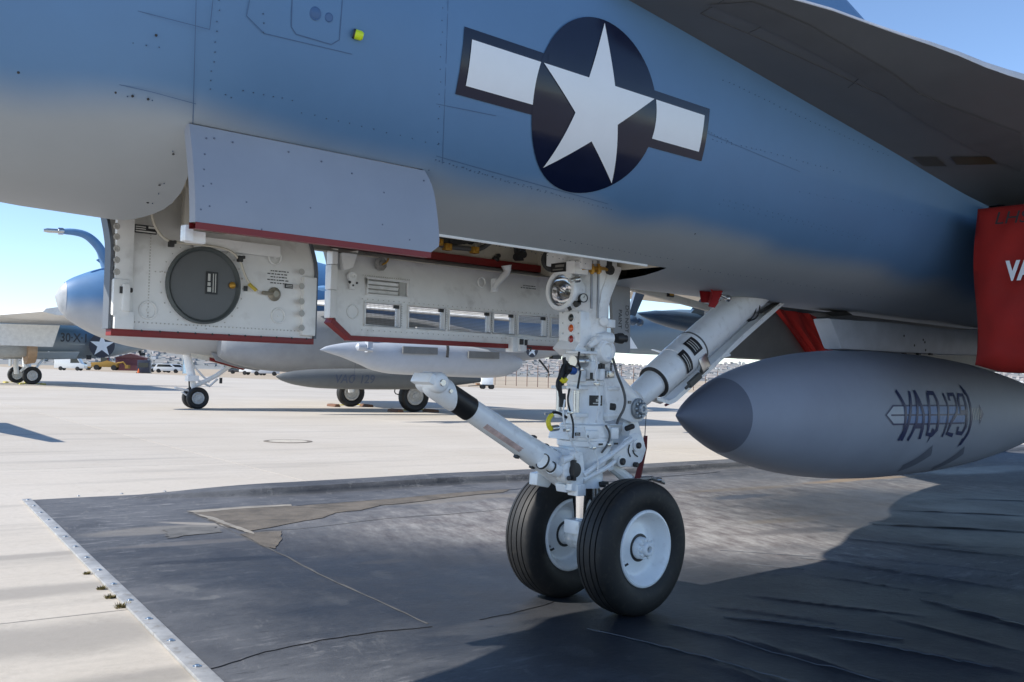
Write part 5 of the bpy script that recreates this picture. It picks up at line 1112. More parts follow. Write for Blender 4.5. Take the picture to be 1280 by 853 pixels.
mi_ = mat('emblem_blue', (.14, .22, .42), .5); mi2 = mat('emblem_pale', (.36, .42, .52), .45)
nb = LN*.93
decal([[(0, 0), (.085, hh), (.2, hh), (.2, -hh), (.085, -hh)]], tf(.0016), 'blade', mi2, emb, .025); decal([rect(.2, -hh, nb, hh)], tf(.0016), 'blade', mi_, emb, .025)
t_ = .010
decal([[(0, 0), (.085, hh), (nb, hh), (nb, hh-t_), (.09, hh-t_), (.018, 0)], [(0, 0), (.018, 0), (.09, -hh+t_), (nb, -hh+t_), (nb, -hh), (.085, -hh)], rect(.06, -.006, nb, .004)], tf(.0026), 'outline', m_inkb, emb, .025)
# tall brush-drawn letters, wider at top and foot
def stroke(pts, w0, w1=None):
    n = len(pts); q = []; r = []
    for i, p_ in enumerate(pts):
        a = pts[max(i-1, 0)]; c = pts[min(i+1, n-1)]; dx, dy = c[0]-a[0], c[1]-a[1]; L_ = math.hypot(dx, dy); wv = w0+( (w1 if w1 is not None else w0)-w0)*i/(n-1)
        q.append((p_[0]-dy/L_*wv/2, p_[1]+dx/L_*wv/2)); r.append((p_[0]+dy/L_*wv/2, p_[1]-dx/L_*wv/2))
    return [[q[i], q[i+1], r[i+1], r[i]] for i in range(n-1)]
K = .150; W = .028
def sx(f): return f*LN
lets = []
lets += stroke([(sx(.15), K*.95), (sx(.205), K*.3), (sx(.20), -K*.6), (sx(.17), -K)], W, W*.8) + stroke([(sx(.29), K*.92), (sx(.25), 0), (sx(.20), -K)], W*.8, W)
lets += stroke([(sx(.27), -K), (sx(.32), -K*.3), (sx(.345), K*.6), (sx(.35), K*.95)], W*.8, W) + stroke([(sx(.345), K*.95), (sx(.40), .0), (sx(.395), -K*.95)], W) + stroke([(sx(.315), -K*.45), (sx(.40), -K*.45)], W*.8)
lets += stroke([(sx(.49), K*.85), (sx(.565), K*.85), (sx(.585), K*.5), (sx(.575), -K*.6), (sx(.53), -K*.8), (sx(.465), -K*.75), (sx(.465), -K*.3), (sx(.475), K*.5), (sx(.49), K*.85)], W) + stroke([(sx(.53), -K*.55), (sx(.50), -K*1.12)], W, .004)
lets += stroke([(sx(.685), K*.85), (sx(.71), K*.3), (sx(.69), -K*.4), (sx(.665), -K*.9)], W*.8, W*.7)
lets += stroke([(sx(.745), K*.55), (sx(.75), K*.8), (sx(.82), K*.82), (sx(.835), K*.4), (sx(.815), K*.05), (sx(.745), -K*.3), (sx(.715), -K*.75), (sx(.80), -K*.85)], W*.95)
lets += stroke([(sx(.95), K*.1), (sx(.87), K*.1), (sx(.865), K*.6), (sx(.885), K*.8), (sx(.945), K*.8), (sx(.96), K*.3), (sx(.955), -K*.5), (sx(.92), -K*.8), (sx(.85), -K*.75), (sx(.85), -K*.5)], W*.95)
arc_ = [(sx(.965), K*1.2), (sx(1.01), K*.75), (sx(1.025), 0), (sx(1.01), -K*.75), (sx(.96), -K*1.3)]
lets += stroke(arc_, W, W) + [[(sx(.955), K*1.3), (sx(1.01), K*.98), (sx(.975), K*.8)]] + [[(sx(.94), -K*1.45), (sx(.955), -K*1.0), (sx(1.0), -K*1.05)]]
for i in range(4): pass
decal(lets, tf(.0040), 'lettering', m_inkb, emb, .02)
pal = []
for i in range(5): pal += stroke([(sx(1.035+.025*i), .040), (sx(1.055+.025*i), -.035)], .007)
decal(pal, tf(.003), 'tip_band', m_lite, emb, .02)
decal([[(sx(1.15), .065), (sx(1.205), 0), (sx(1.15), -.065)]], tf(.003), 'tip', m_inkb, emb, .02)
for xa in (1165, 1205):
    a = tk_px(xa, 563); c = tk_px(xa-22, 578); c2 = tk_px(xa-40, 586)
    decal(stroke([a, c, c2], .10), lambda u, v: tk(u, v, .0015), 'band_mark', m_cone, emb, .03)
# pylon over the tank (part of the aircraft)
bb = B()
pl_ = [P(1026, 398, .0), P(1100, 403, 0), P(1180, 412, 0), (4.6, 0, 1.42), (4.6, 0, 1.22), P(1180, 444, 0), P(1110, 441, 0), P(1041, 437, 0)]
bb.prism([Vector(v)+Vector((0, -.06, 0)) for v in pl_], (0, .12, 0)); pyl = bb.obj('pylon', mat('pylon_paint', (.42, .45, .50), .5), jet, bevel=.02)
k = B()
for x, y in ((1154, 425), (1156, 428), (1143, 432), (1157, 438), (1130, 420)): k.lathe(P(x, y, -.0605), (0, -1, 0), [(0, .008), (.002, .007)], 8)
for x in (1107, 1117, 1130, 1148, 1163): k.box(P(x, 443, -.058), (.03, .02, .012))
k.obj('fastener', m_dark, pyl, kind='stuff')
bb = B(); bb.prism([P(1030, 391, 0), P(1058, 389, 0), P(1066, 394, 0), P(1040, 396, 0)], (0, .1, 0)); bb.obj('vent', m_dark, jet)

# red intake covers
def cover(sg, s_, name, label, q0=.872, q1=1.74, z0=1.055, z1=1.875):
    t = thing(name, label, 'cover', JET.o, JET.rot, 'red cloth intake covers'); rows = []
    rnd = random.Random(5)
    for i in range(33):
        for_ = []; fz = i/32
        for j in range(33):
            fq = j/32; e = min(fz, 1-fz, fq, 1-fq); bul = .05*(1-(1-min(1, e*7))**2)
            wob = .014*math.sin(fq*8+fz*4)+.010*math.sin(fz*23+fq*4)*(1-fz)+.005*math.sin(fq*31-fz*13)
            qq = q0+(q1-q0)*fq; zz = z0+(z1-z0)*fz; cz = (1-fz)*.0
            if fq < .15: zz += (.15-fq)*.6*max(0, .12-fz)/.12*.4
            for_.append(Vector((s_+.05-bul-wob*min(1, e*8), sg*(qq+(.012*math.sin(fz*7) if fq < .02 else 0)), zz)))
        rows.append(for_)
    bb = B(); bb.grid(rows)
    rim = [rows[0][j] for j in range(33)] + [rows[i][32] for i in range(33)] + [rows[32][j] for j in range(32, -1, -1)] + [rows[i][0] for i in range(32, -1, -1)]
    bb.grid([rim, [v+Vector((.16, 0, 0)) for v in rim]]); bb.obj('cloth', m_cloth, t, 60)
    return t
ic = cover(-1, 1.90, 'intake_cover', 'red cloth intake cover lettered LHS at the right edge, tucked under the leading edge')
a = JET.S(1241, 274, 1.83); c = JET.S(1257, 340, 1.83)
_lay(text_bm('LHS', .085, shear=.25, sx=1.1, align='LEFT'), lambda u, v: Vector((1.838, a.y-u*1.0, a.z+v-.02*u)), 'lettering', m_black, ic, .03)
_lay(text_bm('VAQ 129', .125, shear=.05, sx=.72, bold=.006, align='LEFT'), lambda u, v: Vector((1.836, c.y-u, c.z+v)), 'lettering', m_star, ic, .03)
# starboard side: red cloth hanging along the duct
t = thing('intake_cover', 'red cloth flap hanging behind the brace, above the big fuel tank', 'cover', JET.o, JET.rot, 'red cloth intake covers')
a, c, d, e = P(968, 386, .85), P(1022, 394, .85), P(1042, 442, .85), P(1010, 444, .85)
rows = []
for i in range(13):
    f = i/12; l_ = a.lerp(e, f); r_ = c.lerp(d, f); rows.append([l_.lerp(r_, j/16)+Vector((0, -.012*math.sin(j*1.1+f*3)-.008*math.sin(j*2.7), 0)) for j in range(17)])
bb = B(); bb.grid(rows); bb.grid([[v+Vector((0, .012, 0)) for v in r] for r in rows]); bb.obj('cloth', mat('bright_red_cloth', (.80, .045, .03), .75, var=.12, bump=.1, bscale=300), t, 60)
bb = B(); bb.tube([d+Vector((0, 0, .01)), d+Vector((.25, .0, -.015)), d+Vector((.5, 0, -.02))], .012, 6); bb.obj('strap', m_cloth, t)
# small red plug cover under the belly
v = P(893, 366, -.12)
t = thing('vent_cover', 'small crumpled red cover tied under the grey belly near the brace top', 'cover', JET.o, JET.rot)
bb = B(); bb.grid([[v+Vector(((j-3)*.017*(1.15-.1*i)+.012*i*.2, -.02*math.sin(j*1.3+i)-.0, .034-.020*i-.004*math.sin(j*2+i)+(-.012 if j < 3 else 0)*i*.5)) for j in range(7)] for i in range(5)]); bb.grid([[v+Vector(((j-3)*.017*(1.15-.1*i), .05+.01*math.sin(j), .034-.020*i)) for j in range(7)] for i in range(5)]); bb.obj('cloth', mat('dull_red_cloth', (.34, .012, .016), .7, bump=.2), t)
bb = B(); bb.sphere(v+Vector((.095, -.01, -.022)), .017, 12); bb.cyl(v+Vector((.05, 0, -.01)), v+Vector((.09, -.008, -.02)), .008); bb.obj('plug', m_steel, t)
# store under the far wing; a jet parked beyond it
FC = Frame((JET.o.x, JET.o.y), (.739, .674))
def far_hull(pts, q, wf, name, m, par, wmax=1.2):
    rows = []
    for x, t, b in pts:
        a, c = P(x, t, q), P(x, b, q); r = (a.z-c.z)/2; z0 = (a.z+c.z)/2
        rows.append([Vector((a.x, q+min(wmax, r*wf)*math.cos(k), z0+r*math.sin(k))) for k in [2*math.pi*j/20 for j in range(20)]])
    k = B(); k.grid(rows, closed=True); k.add(rows[0], [tuple(range(20))]); k.add(rows[-1], [tuple(range(20))]); return k.obj(name, m, par, 60)
pj2 = thing('parked_jet', 'blue-grey flank of another parked jet showing in the gap left of the brace', 'aircraft', JET.o, JET.rot)
far_hull([(755, 400, 440), (775, 394, 441.5), (800, 390, 443), (850, 387, 445), (900, 388, 448), (960, 392, 449), (1010, 396, 449)], 9.0, .8, 'fuselage', two_tone('flank_paint', (.46, .43, .38), (.12, .175, .225), 1.475, -.006, .03, .03), pj2)
bb = B(); bb.prism([P(785, 419, 7.9), P(788, 421, 7.9), P(797, 436, 7.9), P(785, 436, 7.9)], (0, .03, 0)); bb.obj('fin', mat('pale_fin', (.72, .78, .84), .5), pj2)
bb = B(); bb.prism([P(815, 437.5, 7.9), P(818, 437, 7.9), P(834, 441.5, 7.9), P(830, 442.5, 7.9)], (0, .03, 0)); bb.obj('fin', mat('pale_fin', (0, 0, 0)), pj2)
bb = B(); bb.prism([P(915, 430, 7.9), P(919, 430, 7.9), P(927, 449, 7.9), P(923, 449, 7.9)], (0, .03, 0)); bb.obj('fin', mat('pale_fin', (0, 0, 0)), pj2)
pn = P(797, 392, 4.2); pe = P(905, 411, 4.2); L_ = (pe-pn).length
t = thing('wing_store', 'pointed dark blue store hanging under the far wing behind the brace', 'pod', JET.o, JET.rot)
bb = B(); bb.lathe(pn, pe-pn, [(0, .002), (.10, .03), (.3, .07), (.6, .10), (1.0, .12), (1.6, .125), (L_+.8, .12), (L_+1.2, .06)], 20); bb.obj('shell', mat('store_blue', (.045, .09, .16), .45), t)
m_ = pn.lerp(pe, .55); bb = B(); bb.prism([m_+Vector((0, -.02, .08)), m_+Vector((1.4, -.02, .08)), m_+Vector((1.6, -.02, .75)), m_+Vector((.9, -.02, .75))], (0, .05, 0)); bb.obj('pylon', mat('store_blue', (0, 0, 0)), t)
t = thing('wing_store', 'small dark blue store end just right of the panel marked DO NOT PAINT', 'pod', JET.o, JET.rot)
a_ = P(784, 399, 5.2); bb = B(); bb.lathe(a_, (1, 0, -.12), [(0, .02), (.05, .06), (.12, .065), (.14, .03), (.2, .025), (.22, .05), (.27, .045)], 14); bb.obj('shell', mat('store_blue', (0, 0, 0)), t)
bb = B(); bb.prism([a_+Vector((.02, 0, .03)), a_+Vector((.15, 0, .03)), a_+Vector((.55, 0, .7)), a_+Vector((.3, 0, .7))], (0, .04, 0)); bb.obj('pylon', mat('store_blue', (0, 0, 0)), t)
# ================================================================== FAR AIRCRAFT AND THE AIRFIELD BEYOND
def hull(fr, pts, wfac, wmax, n=24, q=0, nsub=6):
    """lofted hull: pts = (photo x, top y, bottom y) read in the plane y = q of the aircraft; width in proportion"""
    ks, kc, kr = [], [], []
    for x, t, b in pts:
        a, c = fr.P(x, t, q), fr.P(x, b, q); ks.append((a.x+c.x)/2); kc.append((a.z+c.z)/2); kr.append(max(.004, (a.z-c.z)/2))
    C1 = list(zip(ks, kc)); C2 = list(zip(ks, kr)); rows = []
    for i in range(len(ks)-1):
        for k in range(nsub if i < len(ks)-2 else nsub+1):
            s = ks[i]+(ks[i+1]-ks[i])*k/nsub; z = smk(C1, s); r = smk(C2, s); w_ = min(wmax, r*wfac)
            rows.append([Vector((s, q+w_*math.copysign(abs(math.cos(a))**.85, math.cos(a)), z+r*math.copysign(abs(math.sin(a))**.85, math.sin(a)))) for a in [2*math.pi*j/n for j in range(n)]])
    k = B(); k.grid(rows, closed=True); nn = len(rows); k.add(rows[0], [tuple(range(n))]); k.add(rows[-1], [tuple(range(n))]); return k
def small_wheel(fr_parent, c, r, w_, face=-1):
    o = bpy.data.objects.new('wheel', None); C.objects.link(o); o.parent = fr_parent; o.location = c
    bb = B(); bb.lathe((0, 0, 0), (0, 1, 0), [(-w_*.35, r*.58), (-w_*.48, r*.72), (-w_*.5, r*.84), (-w_*.40, r*.95), (-w_*.2, r), (w_*.2, r), (w_*.40, r*.95), (w_*.5, r*.84), (w_*.48, r*.72), (w_*.35, r*.58)], 32, cap=False); bb.obj('tyre', m_rub, o)
    bb = B(); bb.lathe((0, 0, 0), (0, 1, 0), [(-w_*.42, .001), (-w_*.44, r*.10), (-w_*.46, r*.16), (-w_*.30, r*.20), (-w_*.26, r*.38), (-w_*.42, r*.44), (-w_*.46, r*.50), (-w_*.40, r*.56), (w_*.40, r*.56), (w_*.46, r*.56), (w_*.30, r*.4), (w_*.3, .001)], 28, cap=False); bb.obj('rim', mat('far_rim', (.50, .50, .49), .5, var=.25, vscale=9), o)
    return o
FA = Frame((-3.49, 26.18), (.854, .52))
m_pr = two_tone('far_jet_paint', (.42, .43, .44), (.07, .18, .35), 2.36, .0, .10, .26, .55)
pj = thing('parked_jet', 'blue-topped grey jet with bent refuelling probe parked behind the near jet', 'aircraft', FA.o, FA.rot)
bb = hull(FA, [(69, 369.5, 371.5), (74, 359, 386), (84, 350, 398), (100, 343, 409), (122, 336, 420), (150, 331, 430), (190, 324, 438), (250, 314, 446), (320, 312, 453), (420, 335, 458), (500, 350, 460), (600, 372, 457), (690, 390, 447), (740, 405, 442), (745, 412, 436)], .80, 1.05)
bb.obj('fuselage', m_pr, pj, 60)
bb = B(); 
nz = FA.P(69, 370.5, 0); 
k = hull(FA, [(68.4, 370, 371), (74, 358.5, 386.5), (81, 352, 395)], .82, 1.0, nsub=5); k.obj('radome', mat('pale_radome', (.36, .38, .40), .5), pj, 60)
pp = [FA.P(x, y, .0) for x, y in ((138, 342), (131, 326), (126, 312), (117, 301), (106, 293), (92, 290), (80, 289.5))]
bb = B(); bb.tube(pp, [.18, .13, .105, .10, .085, .075, .06], 12, smooth=2); pb = bb.obj('refuelling_probe', m_blue, pj, 60)
bb = B(); a = FA.P(80, 289.5, 0); c = FA.P(63, 288.5, 0); bb.lathe(a, c-a, [(0, .065), (.03, .08), (.12, .08), (.13, .05), (.34, .05), (.42, .03)], 14); bb.obj('probe_tip', m_steel, pb)
bb = B(); bb.prism([FA.P(120, 325, 0), FA.P(128, 322, 0), FA.P(138, 334, 0), FA.P(130, 333, 0)], (0, .03, 0)); bb.obj('probe_fairing', m_blue, pb)
bb = B(); bb.lathe(FA.P(392, 341, -.2), (0, 0, 1), [(0, .10), (.09, .08), (.12, .02)], 12); bb.obj('beacon', m_redl, pj)
bb = B(); c = FA.P(392, 362, -.9); bb.lathe(c+Vector((-.3, 0, 0)), (1, 0, .03), [(0, .02), (.15, .09), (.5, .11), (1.6, .12)], 14); bb.obj('canopy_sill_fairing', mat('pale_blue_fairing', (.22, .40, .62), .4), pj)
# nacelle with the dark intake mouth
bb = hull(FA, [(274, 420, 446), (280, 417, 450), (300, 410, 457), (340, 396, 464), (400, 388, 467), (470, 392, 466), (540, 402, 462), (600, 415, 457)], .92, .62, q=-.95); bb.obj('nacelle', m_grey, pj, 60)
bb = B(); c0, c1 = FA.P(275, 421, -.95), FA.P(275, 445, -.95); cc = (c0+c1)/2; rr = (c0.z-c1.z)/2
bb.grid([[cc+Vector((-.012+.30*(1-k), -.0+rr*.88*k*math.cos(a), rr*.97*k*math.sin(a))) for a in [2*math.pi*j/20 for j in range(20)]] for k in (.02, .6, .93)], closed=True); bb.obj('intake_mouth', mat('intake_blue', (.03, .06, .16), .5), pj)
# wing; sunlight on its leading edge is put in as a paler strip
LA, LB = FA.P(383, 379, -1.3), FA.P(642, 399.5, -7.6)
zw = LA.z-.1
def wing_rows(sg):
    rows = []
    for f in (0, .25, .5, .75, 1):
        e = LA.lerp(LB, f); ch = 4.6-2.0*f; rows.append([e+Vector((ch*g, 0, h)) for g, h in ((0, 0), (.004, .035), (.02, .065), (.12, .12), (.5, .13), (1, .02), (.5, -.05), (.1, -.05), (.02, -.035), (.004, -.02))])
    return [[Vector((v.x, v.y*-sg, v.z)) for v in r] for r in rows]
for sg in (-1, 1):
    bb = B(); r_ = wing_rows(sg); bb.grid(r_, closed=True); bb.add(r_[-1], [tuple(range(10))]); bb.obj('wing', mat('far_wing_paint', (.46, .44, .40), .5), pj, 40)
    bb = B(); bb.grid([[v+Vector((-.006, 0, 0)) for v in (r[9], r[0], r[1])] for r in r_]); bb.obj('wing_edge', mat('sunlit_wing_edge', (.52, .53, .54), .5), pj)
# nose leg
nl = bpy.data.objects.new('nose_leg', None); C.objects.link(nl); nl.parent = pj
top = FA.P(233, 440, 0); bot = FA.P(245, 497, 0)
bb = B(); bb.tube([top, top.lerp(bot, .55)], .10, 14); bb.tube([top.lerp(bot, .5), bot], .065, 12); bb.box(top.lerp(bot, .58), (.26, .30, .14)); bb.obj('strut', m_white, nl)
bb = B(); bb.tube([FA.P(242, 484, 0), FA.P(270, 470, 0), FA.P(301, 448, 0)], .055, 10); bb.tube([FA.P(248, 476, 0), FA.P(262, 483, 0), FA.P(272, 474, 0)], .03, 8); bb.tube([FA.P(240, 455, 0), FA.P(253, 470, 0), FA.P(262, 478, 0)], .025, 8); bb.obj('drag_brace', m_white, nl)
bb = B(); bb.tube([FA.P(241, 489, 0), FA.P(228, 487, 0), FA.P(219, 485, 0)], .025, 8); bb.tube([FA.P(236, 496, 0), FA.P(227, 490, 0)], .018, 8); bb.tube([FA.P(219, 485, -.2), FA.P(219, 485, .2)], .025, 8); bb.obj('launch_bar', m_white, nl)
bb = B(); bb.tube([FA.P(236, 470, -.1), FA.P(237, 490, -.1)], .02, 6); bb.box(FA.P(276, 476, 0), (.06, .06, .14)); bb.obj('hose', m_dark, nl)
for q in (-.23, .23):
    c = FA.P(247, 497.5, -.23); small_wheel(pj, (c.x, q, .262), .262, .17)
bb = B(); bb.prism([FA.P(239, 437, -.35), FA.P(256, 440, -.35), FA.P(310, 460, -.35), FA.P(300, 462, -.35), FA.P(262, 452, -.35), FA.P(240, 447, -.35)], (0, .03, 0)); dd = bb.obj('gear_door', m_cream, pj)
bb = B(); bb.prism([FA.P(262, 447, -.37), FA.P(310, 459, -.37), FA.P(304, 463, -.37), FA.P(262, 451, -.37)], (0, .02, 0)); bb.obj('red_edge', m_red, dd)
bb = B(); bb.prism([FA.P(264, 441, -.6), FA.P(333, 456, -.6), FA.P(323, 464, -.6), FA.P(300, 460, -.6), FA.P(270, 451, -.6)], (0, .05, 0)); bb.obj('gear_door', m_grey, pj)
bb = B(); c = FA.P(331, 455, -.6); bb.box(c, (.14, .1, .05)); bb.obj('vent', m_dark, pj)
# main wheels
for x, y, q, yb in ((517, 498, -1.68, 516), (438, 499, 1.68, 508)):
    c = FA.P(x, y, q); small_wheel(pj, (c.x, q, .40), .40, .26)
    bb = B(); bb.tube([Vector((c.x-.05, q+.16*(1 if q < 0 else -1), .42)), Vector((c.x-.2, q*.85, 1.2)), Vector((c.x-.3, q*.8, 1.5))], .085, 10); bb.tube([Vector((c.x-.05, q*.9, .6)), Vector((c.x-.8, q*.8, 1.3))], .04, 8); bb.box((c.x-.45, q*.93, 1.05), (.7, .03, .5)); bb.obj('main_leg', m_white, pj)
bb = B(); bb.tube([FA.P(500, 481, -1.75), FA.P(494, 484, -1.8), FA.P(493, 492, -1.8), FA.P(500, 494, -1.75)], .014, 6, smooth=1); bb.obj('brake_line', m_cable, pj)
# star on the rear fuselage and the small black codes, tail hook, blade aerial
def flat_star(fr, x, y, q, r, parent, star=None):
    c = fr.P(x, y, q); o = bpy.data.objects.new('roundel', None); C.objects.link(o); o.parent = parent
    k = B(); k.lathe(c, (0, -1, 0), [(0, r), (.006, r)], 32); k.obj('disc', mat('far_navy', (.02, .022, .04), .4), o)
    pts = []
    for i in range(10): a = math.pi/2+math.pi*i/5; rr = r*.97*(1 if i % 2 == 0 else .382); pts.append(c+Vector((rr*math.cos(a), -.008, rr*math.sin(a))))
    k = B(); k.prism([c+Vector((0, -.008, 0))]+[], (0, 0, 0)) if False else None
    k = B()
    for i in range(10): k.add([c+Vector((0, -.010, 0)), pts[i], pts[(i+1) % 10]], [(0, 1, 2)])
    k.obj('star', m_star, o); return o
flat_star(FA, 665, 438, -.92, .20, pj)
c = FA.P(642, 434, -.95); bb = B()
for i in range(3): bb.box(c+Vector((i*.12, 0, 0)), (.07, .01, .12))
bb.obj('code', m_ink, pj)
bb = B(); bb.tube([FA.P(696, 434, -.2), FA.P(692, 442, -.2), FA.P(690, 447, -.2)], .06, 8); bb.obj('hook_stay', m_yel, pj); bb = B(); bb.box(FA.P(694, 447, -.2), (.3, .2, .10)); bb.tube([FA.P(674, 450, 0), FA.P(683, 461, 0), FA.P(686, 466, 0)], .03, 6); bb.obj('tail_hook', m_dark, pj)
bb = B(); bb.prism([FA.P(640, 372, 0), FA.P(742, 395, 0), FA.P(760, 300, 0), FA.P(735, 300, 0)], (0, .12, 0)); bb.obj('tail_fin', m_dkblue, pj)
bb = B(); 
for sg in (-1, 1): bb.prism([(6.6, .3*sg, 2.3), (8.4, .3*sg, 2.3), (8.8, 3.1*sg, 2.35), (7.9, 3.1*sg, 2.35)], (0, 0, .08))
bb.obj('tailplane', m_grey, pj)
k = B()
for x, y in ((404, 411), (398, 440), (470, 440), (360, 452), (320, 440)): k.lathe(FA.P(x, y, -1.52), (0, -1, 0), [(-.6, .05), (.0, .05)], 10)
# pod on the near wing
QP = -6.0
def pod_pt(x, y): return FA.P(x, y, QP)
a = pod_pt(400, 438); Zp = 1
pod = thing('equipment_pod', 'pale grey pod with pointed nose and two dark grilles under the parked jet wing', 'pod', FA.o, FA.rot)
bb = hull(FA, [(400, 437.2, 438), (408, 433, 440.5), (425, 429.5, 446), (450, 427.5, 456), (466, 427, 463), (490, 426.5, 467.5), (560, 429, 471), (600, 434, 472.5), (628, 440, 471), (645, 446, 464), (651, 449, 459)], .82, .36, q=QP); bb.obj('shell', mat('pod_grey', (.40, .43, .47), .4, var=.05), pod, 60)
for x0, x1, y0, y1 in ((504, 547, 433, 443.5), (586, 624, 439, 449)):
    c0, c1 = FA.P(x0, y0, QP-.34), FA.P(x1, y1, QP-.34); bb = B(); bb.span((c0.x, QP-.345, c1.z), (c1.x, QP-.30, c0.z)); g_ = bb.obj('grille', mat('grille_grey', (.13, .135, .135), .6), pod); k = B()
    for i in range(7): zz = c1.z+(c0.z-c1.z)*(i+.5)/7; k.box(((c0.x+c1.x)/2, QP-.347, zz), (c1.x-c0.x, .01, .008))
    k.obj('slats', mat('slat_grey', (.24, .245, .24), .6), g_, kind='stuff')
bb = B(); c = FA.P(461, 433, QP-.3); bb.box(c, (.10, .16, .24)); bb.cyl(c+Vector((0, -.02, 0)), c+Vector((0, -.02, .30)), .03); bb.lathe(FA.P(452, 434, QP-.42), (1, 0, 0), [(-.12, .02), (-.08, .075), (.06, .08), (.1, .05)], 14); bb.cyl(FA.P(450, 436, QP-.42), FA.P(466, 438, QP-.42), .035); bb.obj('turbine', mat('pod_grey', (0, 0, 0)), pod)
bb = B(); bb.tube([FA.P(559, 428, QP-.36), FA.P(560, 436, QP-.38), FA.P(559, 447, QP-.36)], .03, 6); bb.obj('strap', m_dark, pod)
pz_ = FA.P(520, 430, QP); bb = B(); bb.span((pz_.x, QP-.05, pz_.z-.05), (pz_.x+1.2, QP+.05, pz_.z+.35)); bb.obj('pylon', mat('far_wing_paint', (0, 0, 0)), pj)
bb = B(); bb.box((FA.P(470, 425, QP).x, QP, FA.P(470, 424, QP).z), (.35, .2, .12)); bb.obj('fairing', m_dark, pj)
# its grey fuel tank
QT = -2.95
ft = thing('fuel_tank', 'dark grey fuel tank with squadron lettering under the parked blue-topped jet', 'fuel tank', FA.o, FA.rot)
bb = hull(FA, [(345, 470, 471.5), (352, 467, 476), (370, 463.5, 481.5), (400, 461.5, 485.5), (450, 461, 487), (510, 463, 487), (560, 466, 483), (600, 472, 478)], 1.0, .40, q=QT); bb.obj('body', mat('far_tank_grey', (.12, .13, .135), .55, var=.06), ft, 60)
c = FA.P(442, 474.5, QT-.36); lt = FA.P(416, 474, QT-.36)
tb_ = text_bm('VAQ 129', .27, shear=.2, sx=.92, bold=.004); _lay(tb_, lambda u, v: Vector((c.x+u, QT-.325-.09*math.cos(min(1.5, abs(v)*4.2)), c.z+v)), 'lettering', mat('far_ink', (.06, .075, .11), .5), ft, .06)
bb = B(); bb.span((FA.P(470, 470, QT).x, QT-.05, 1.0), (FA.P(530, 470, QT).x, QT+.05, 1.9)); bb.obj('pylon', mat('far_wing_paint', (0, 0, 0)), pj)
# chocks
m_chock = mat('chock_timber', (.15, .075, .045), .8, var=.3, vscale=20); m_chy = mat('yellow_chock', (.42, .36, .08), .7)
def chock(fr, c, label, m, grp): 
    p = fr.o+fr.a*c[0]+fr.q*c[1]; o = thing('wheel_chock', label, 'chock', p, fr.rot, grp)
    for sg, nm in ((-1, 'block'), (1, 'block')):
        bb = B(); bb.prism([(sg*.40, -.32, 0), (sg*.58, -.32, 0), (sg*.56, -.32, .07), (sg*.45, -.32, .08)], (0, .64, 0)); bb.obj(nm, m, o, bevel=.01)
    bb = B(); bb.tube([(-.5, .30, .05), (0, .34, .03), (.5, .30, .05)], .015, 6); bb.obj('rope', m_yel, o)
    return o
for x, y, q, lab in ((517, 498, -1.68, 'reddish timber chock pair at the nearer main wheel of the parked jet'), (438, 499, 1.68, 'timber chock pair at the farther main wheel of the parked jet')):
    c = FA.P(x, y, q); chock(FA, (c.x, q), lab, m_chock, 'wheel chocks on the apron')

# ------------------------------------------------------------------ second parked aircraft at the left edge
FB = Frame((-24.0, 48.1), (.79, .61))
m_s3 = two_tone('far_patrol_paint', (.30, .33, .34), (.075, .15, .23), 2.35, -.045, .25, .35, .45)
sj = thing('parked_jet', 'blue-grey patrol jet with star roundel and code 30-X-1 seen from the tail at far left', 'aircraft', FB.o, FB.rot)
bb = hull(FB, [(-230, 412, 440), (-200, 400, 447), (-120, 397, 450), (-40, 398, 449), (20, 400, 449), (60, 401, 449.5), (90, 403, 449), (130, 407, 447), (170, 412, 440), (200, 416, 433), (216, 419, 430), (222, 423, 427)], .95, 1.25); bb.obj('fuselage', m_s3, sj, 60)
flat_star(FB, 127.5, 432, -1.30, .62, sj)
c = FB.P(93, 423, -1.32); _lay(text_bm('30·X·1', .60, sx=.80, bold=.012), lambda u, v: Vector((c.x+u, -1.32, c.z+v)), 'lettering', mat('far_code_ink', (.02, .025, .035), .5), sj, 0)
c0 = FB.P(84, 429.5, -1.32); c1 = FB.P(106, 431, -1.32); bb = B(); bb.span((c0.x, -1.325, c1.z-.02), (c1.x, -1.315, c0.z)); bb.obj('faded_strip', mat('faded_strip', (.34, .36, .34), .6), sj)
bb = B(); c = FB.P(111, 447, -1.1); bb.box(c, (.22, .1, .22)); bb.obj('vent', m_black, sj)
bb = B(); c = FB.P(149, 428, -1.16); bb.box(c, (.35, .04, .08)); bb.obj('beacon', m_redl, sj)
bb = B(); bb.tube([FB.P(181, 443, 0), FB.P(176, 443, 0), FB.P(175, 439, 0)], .09, 8); bb.obj('tail_hook', m_dark, sj)
bb = B(); bb.prism([FB.P(40, 440, -1.3), FB.P(100, 440, -1.3), FB.P(95, 449, -1.3), FB.P(36, 449, -1.3)], (0, .5, 0)); bb.obj('bay_door', m_s3, sj, bevel=.05)
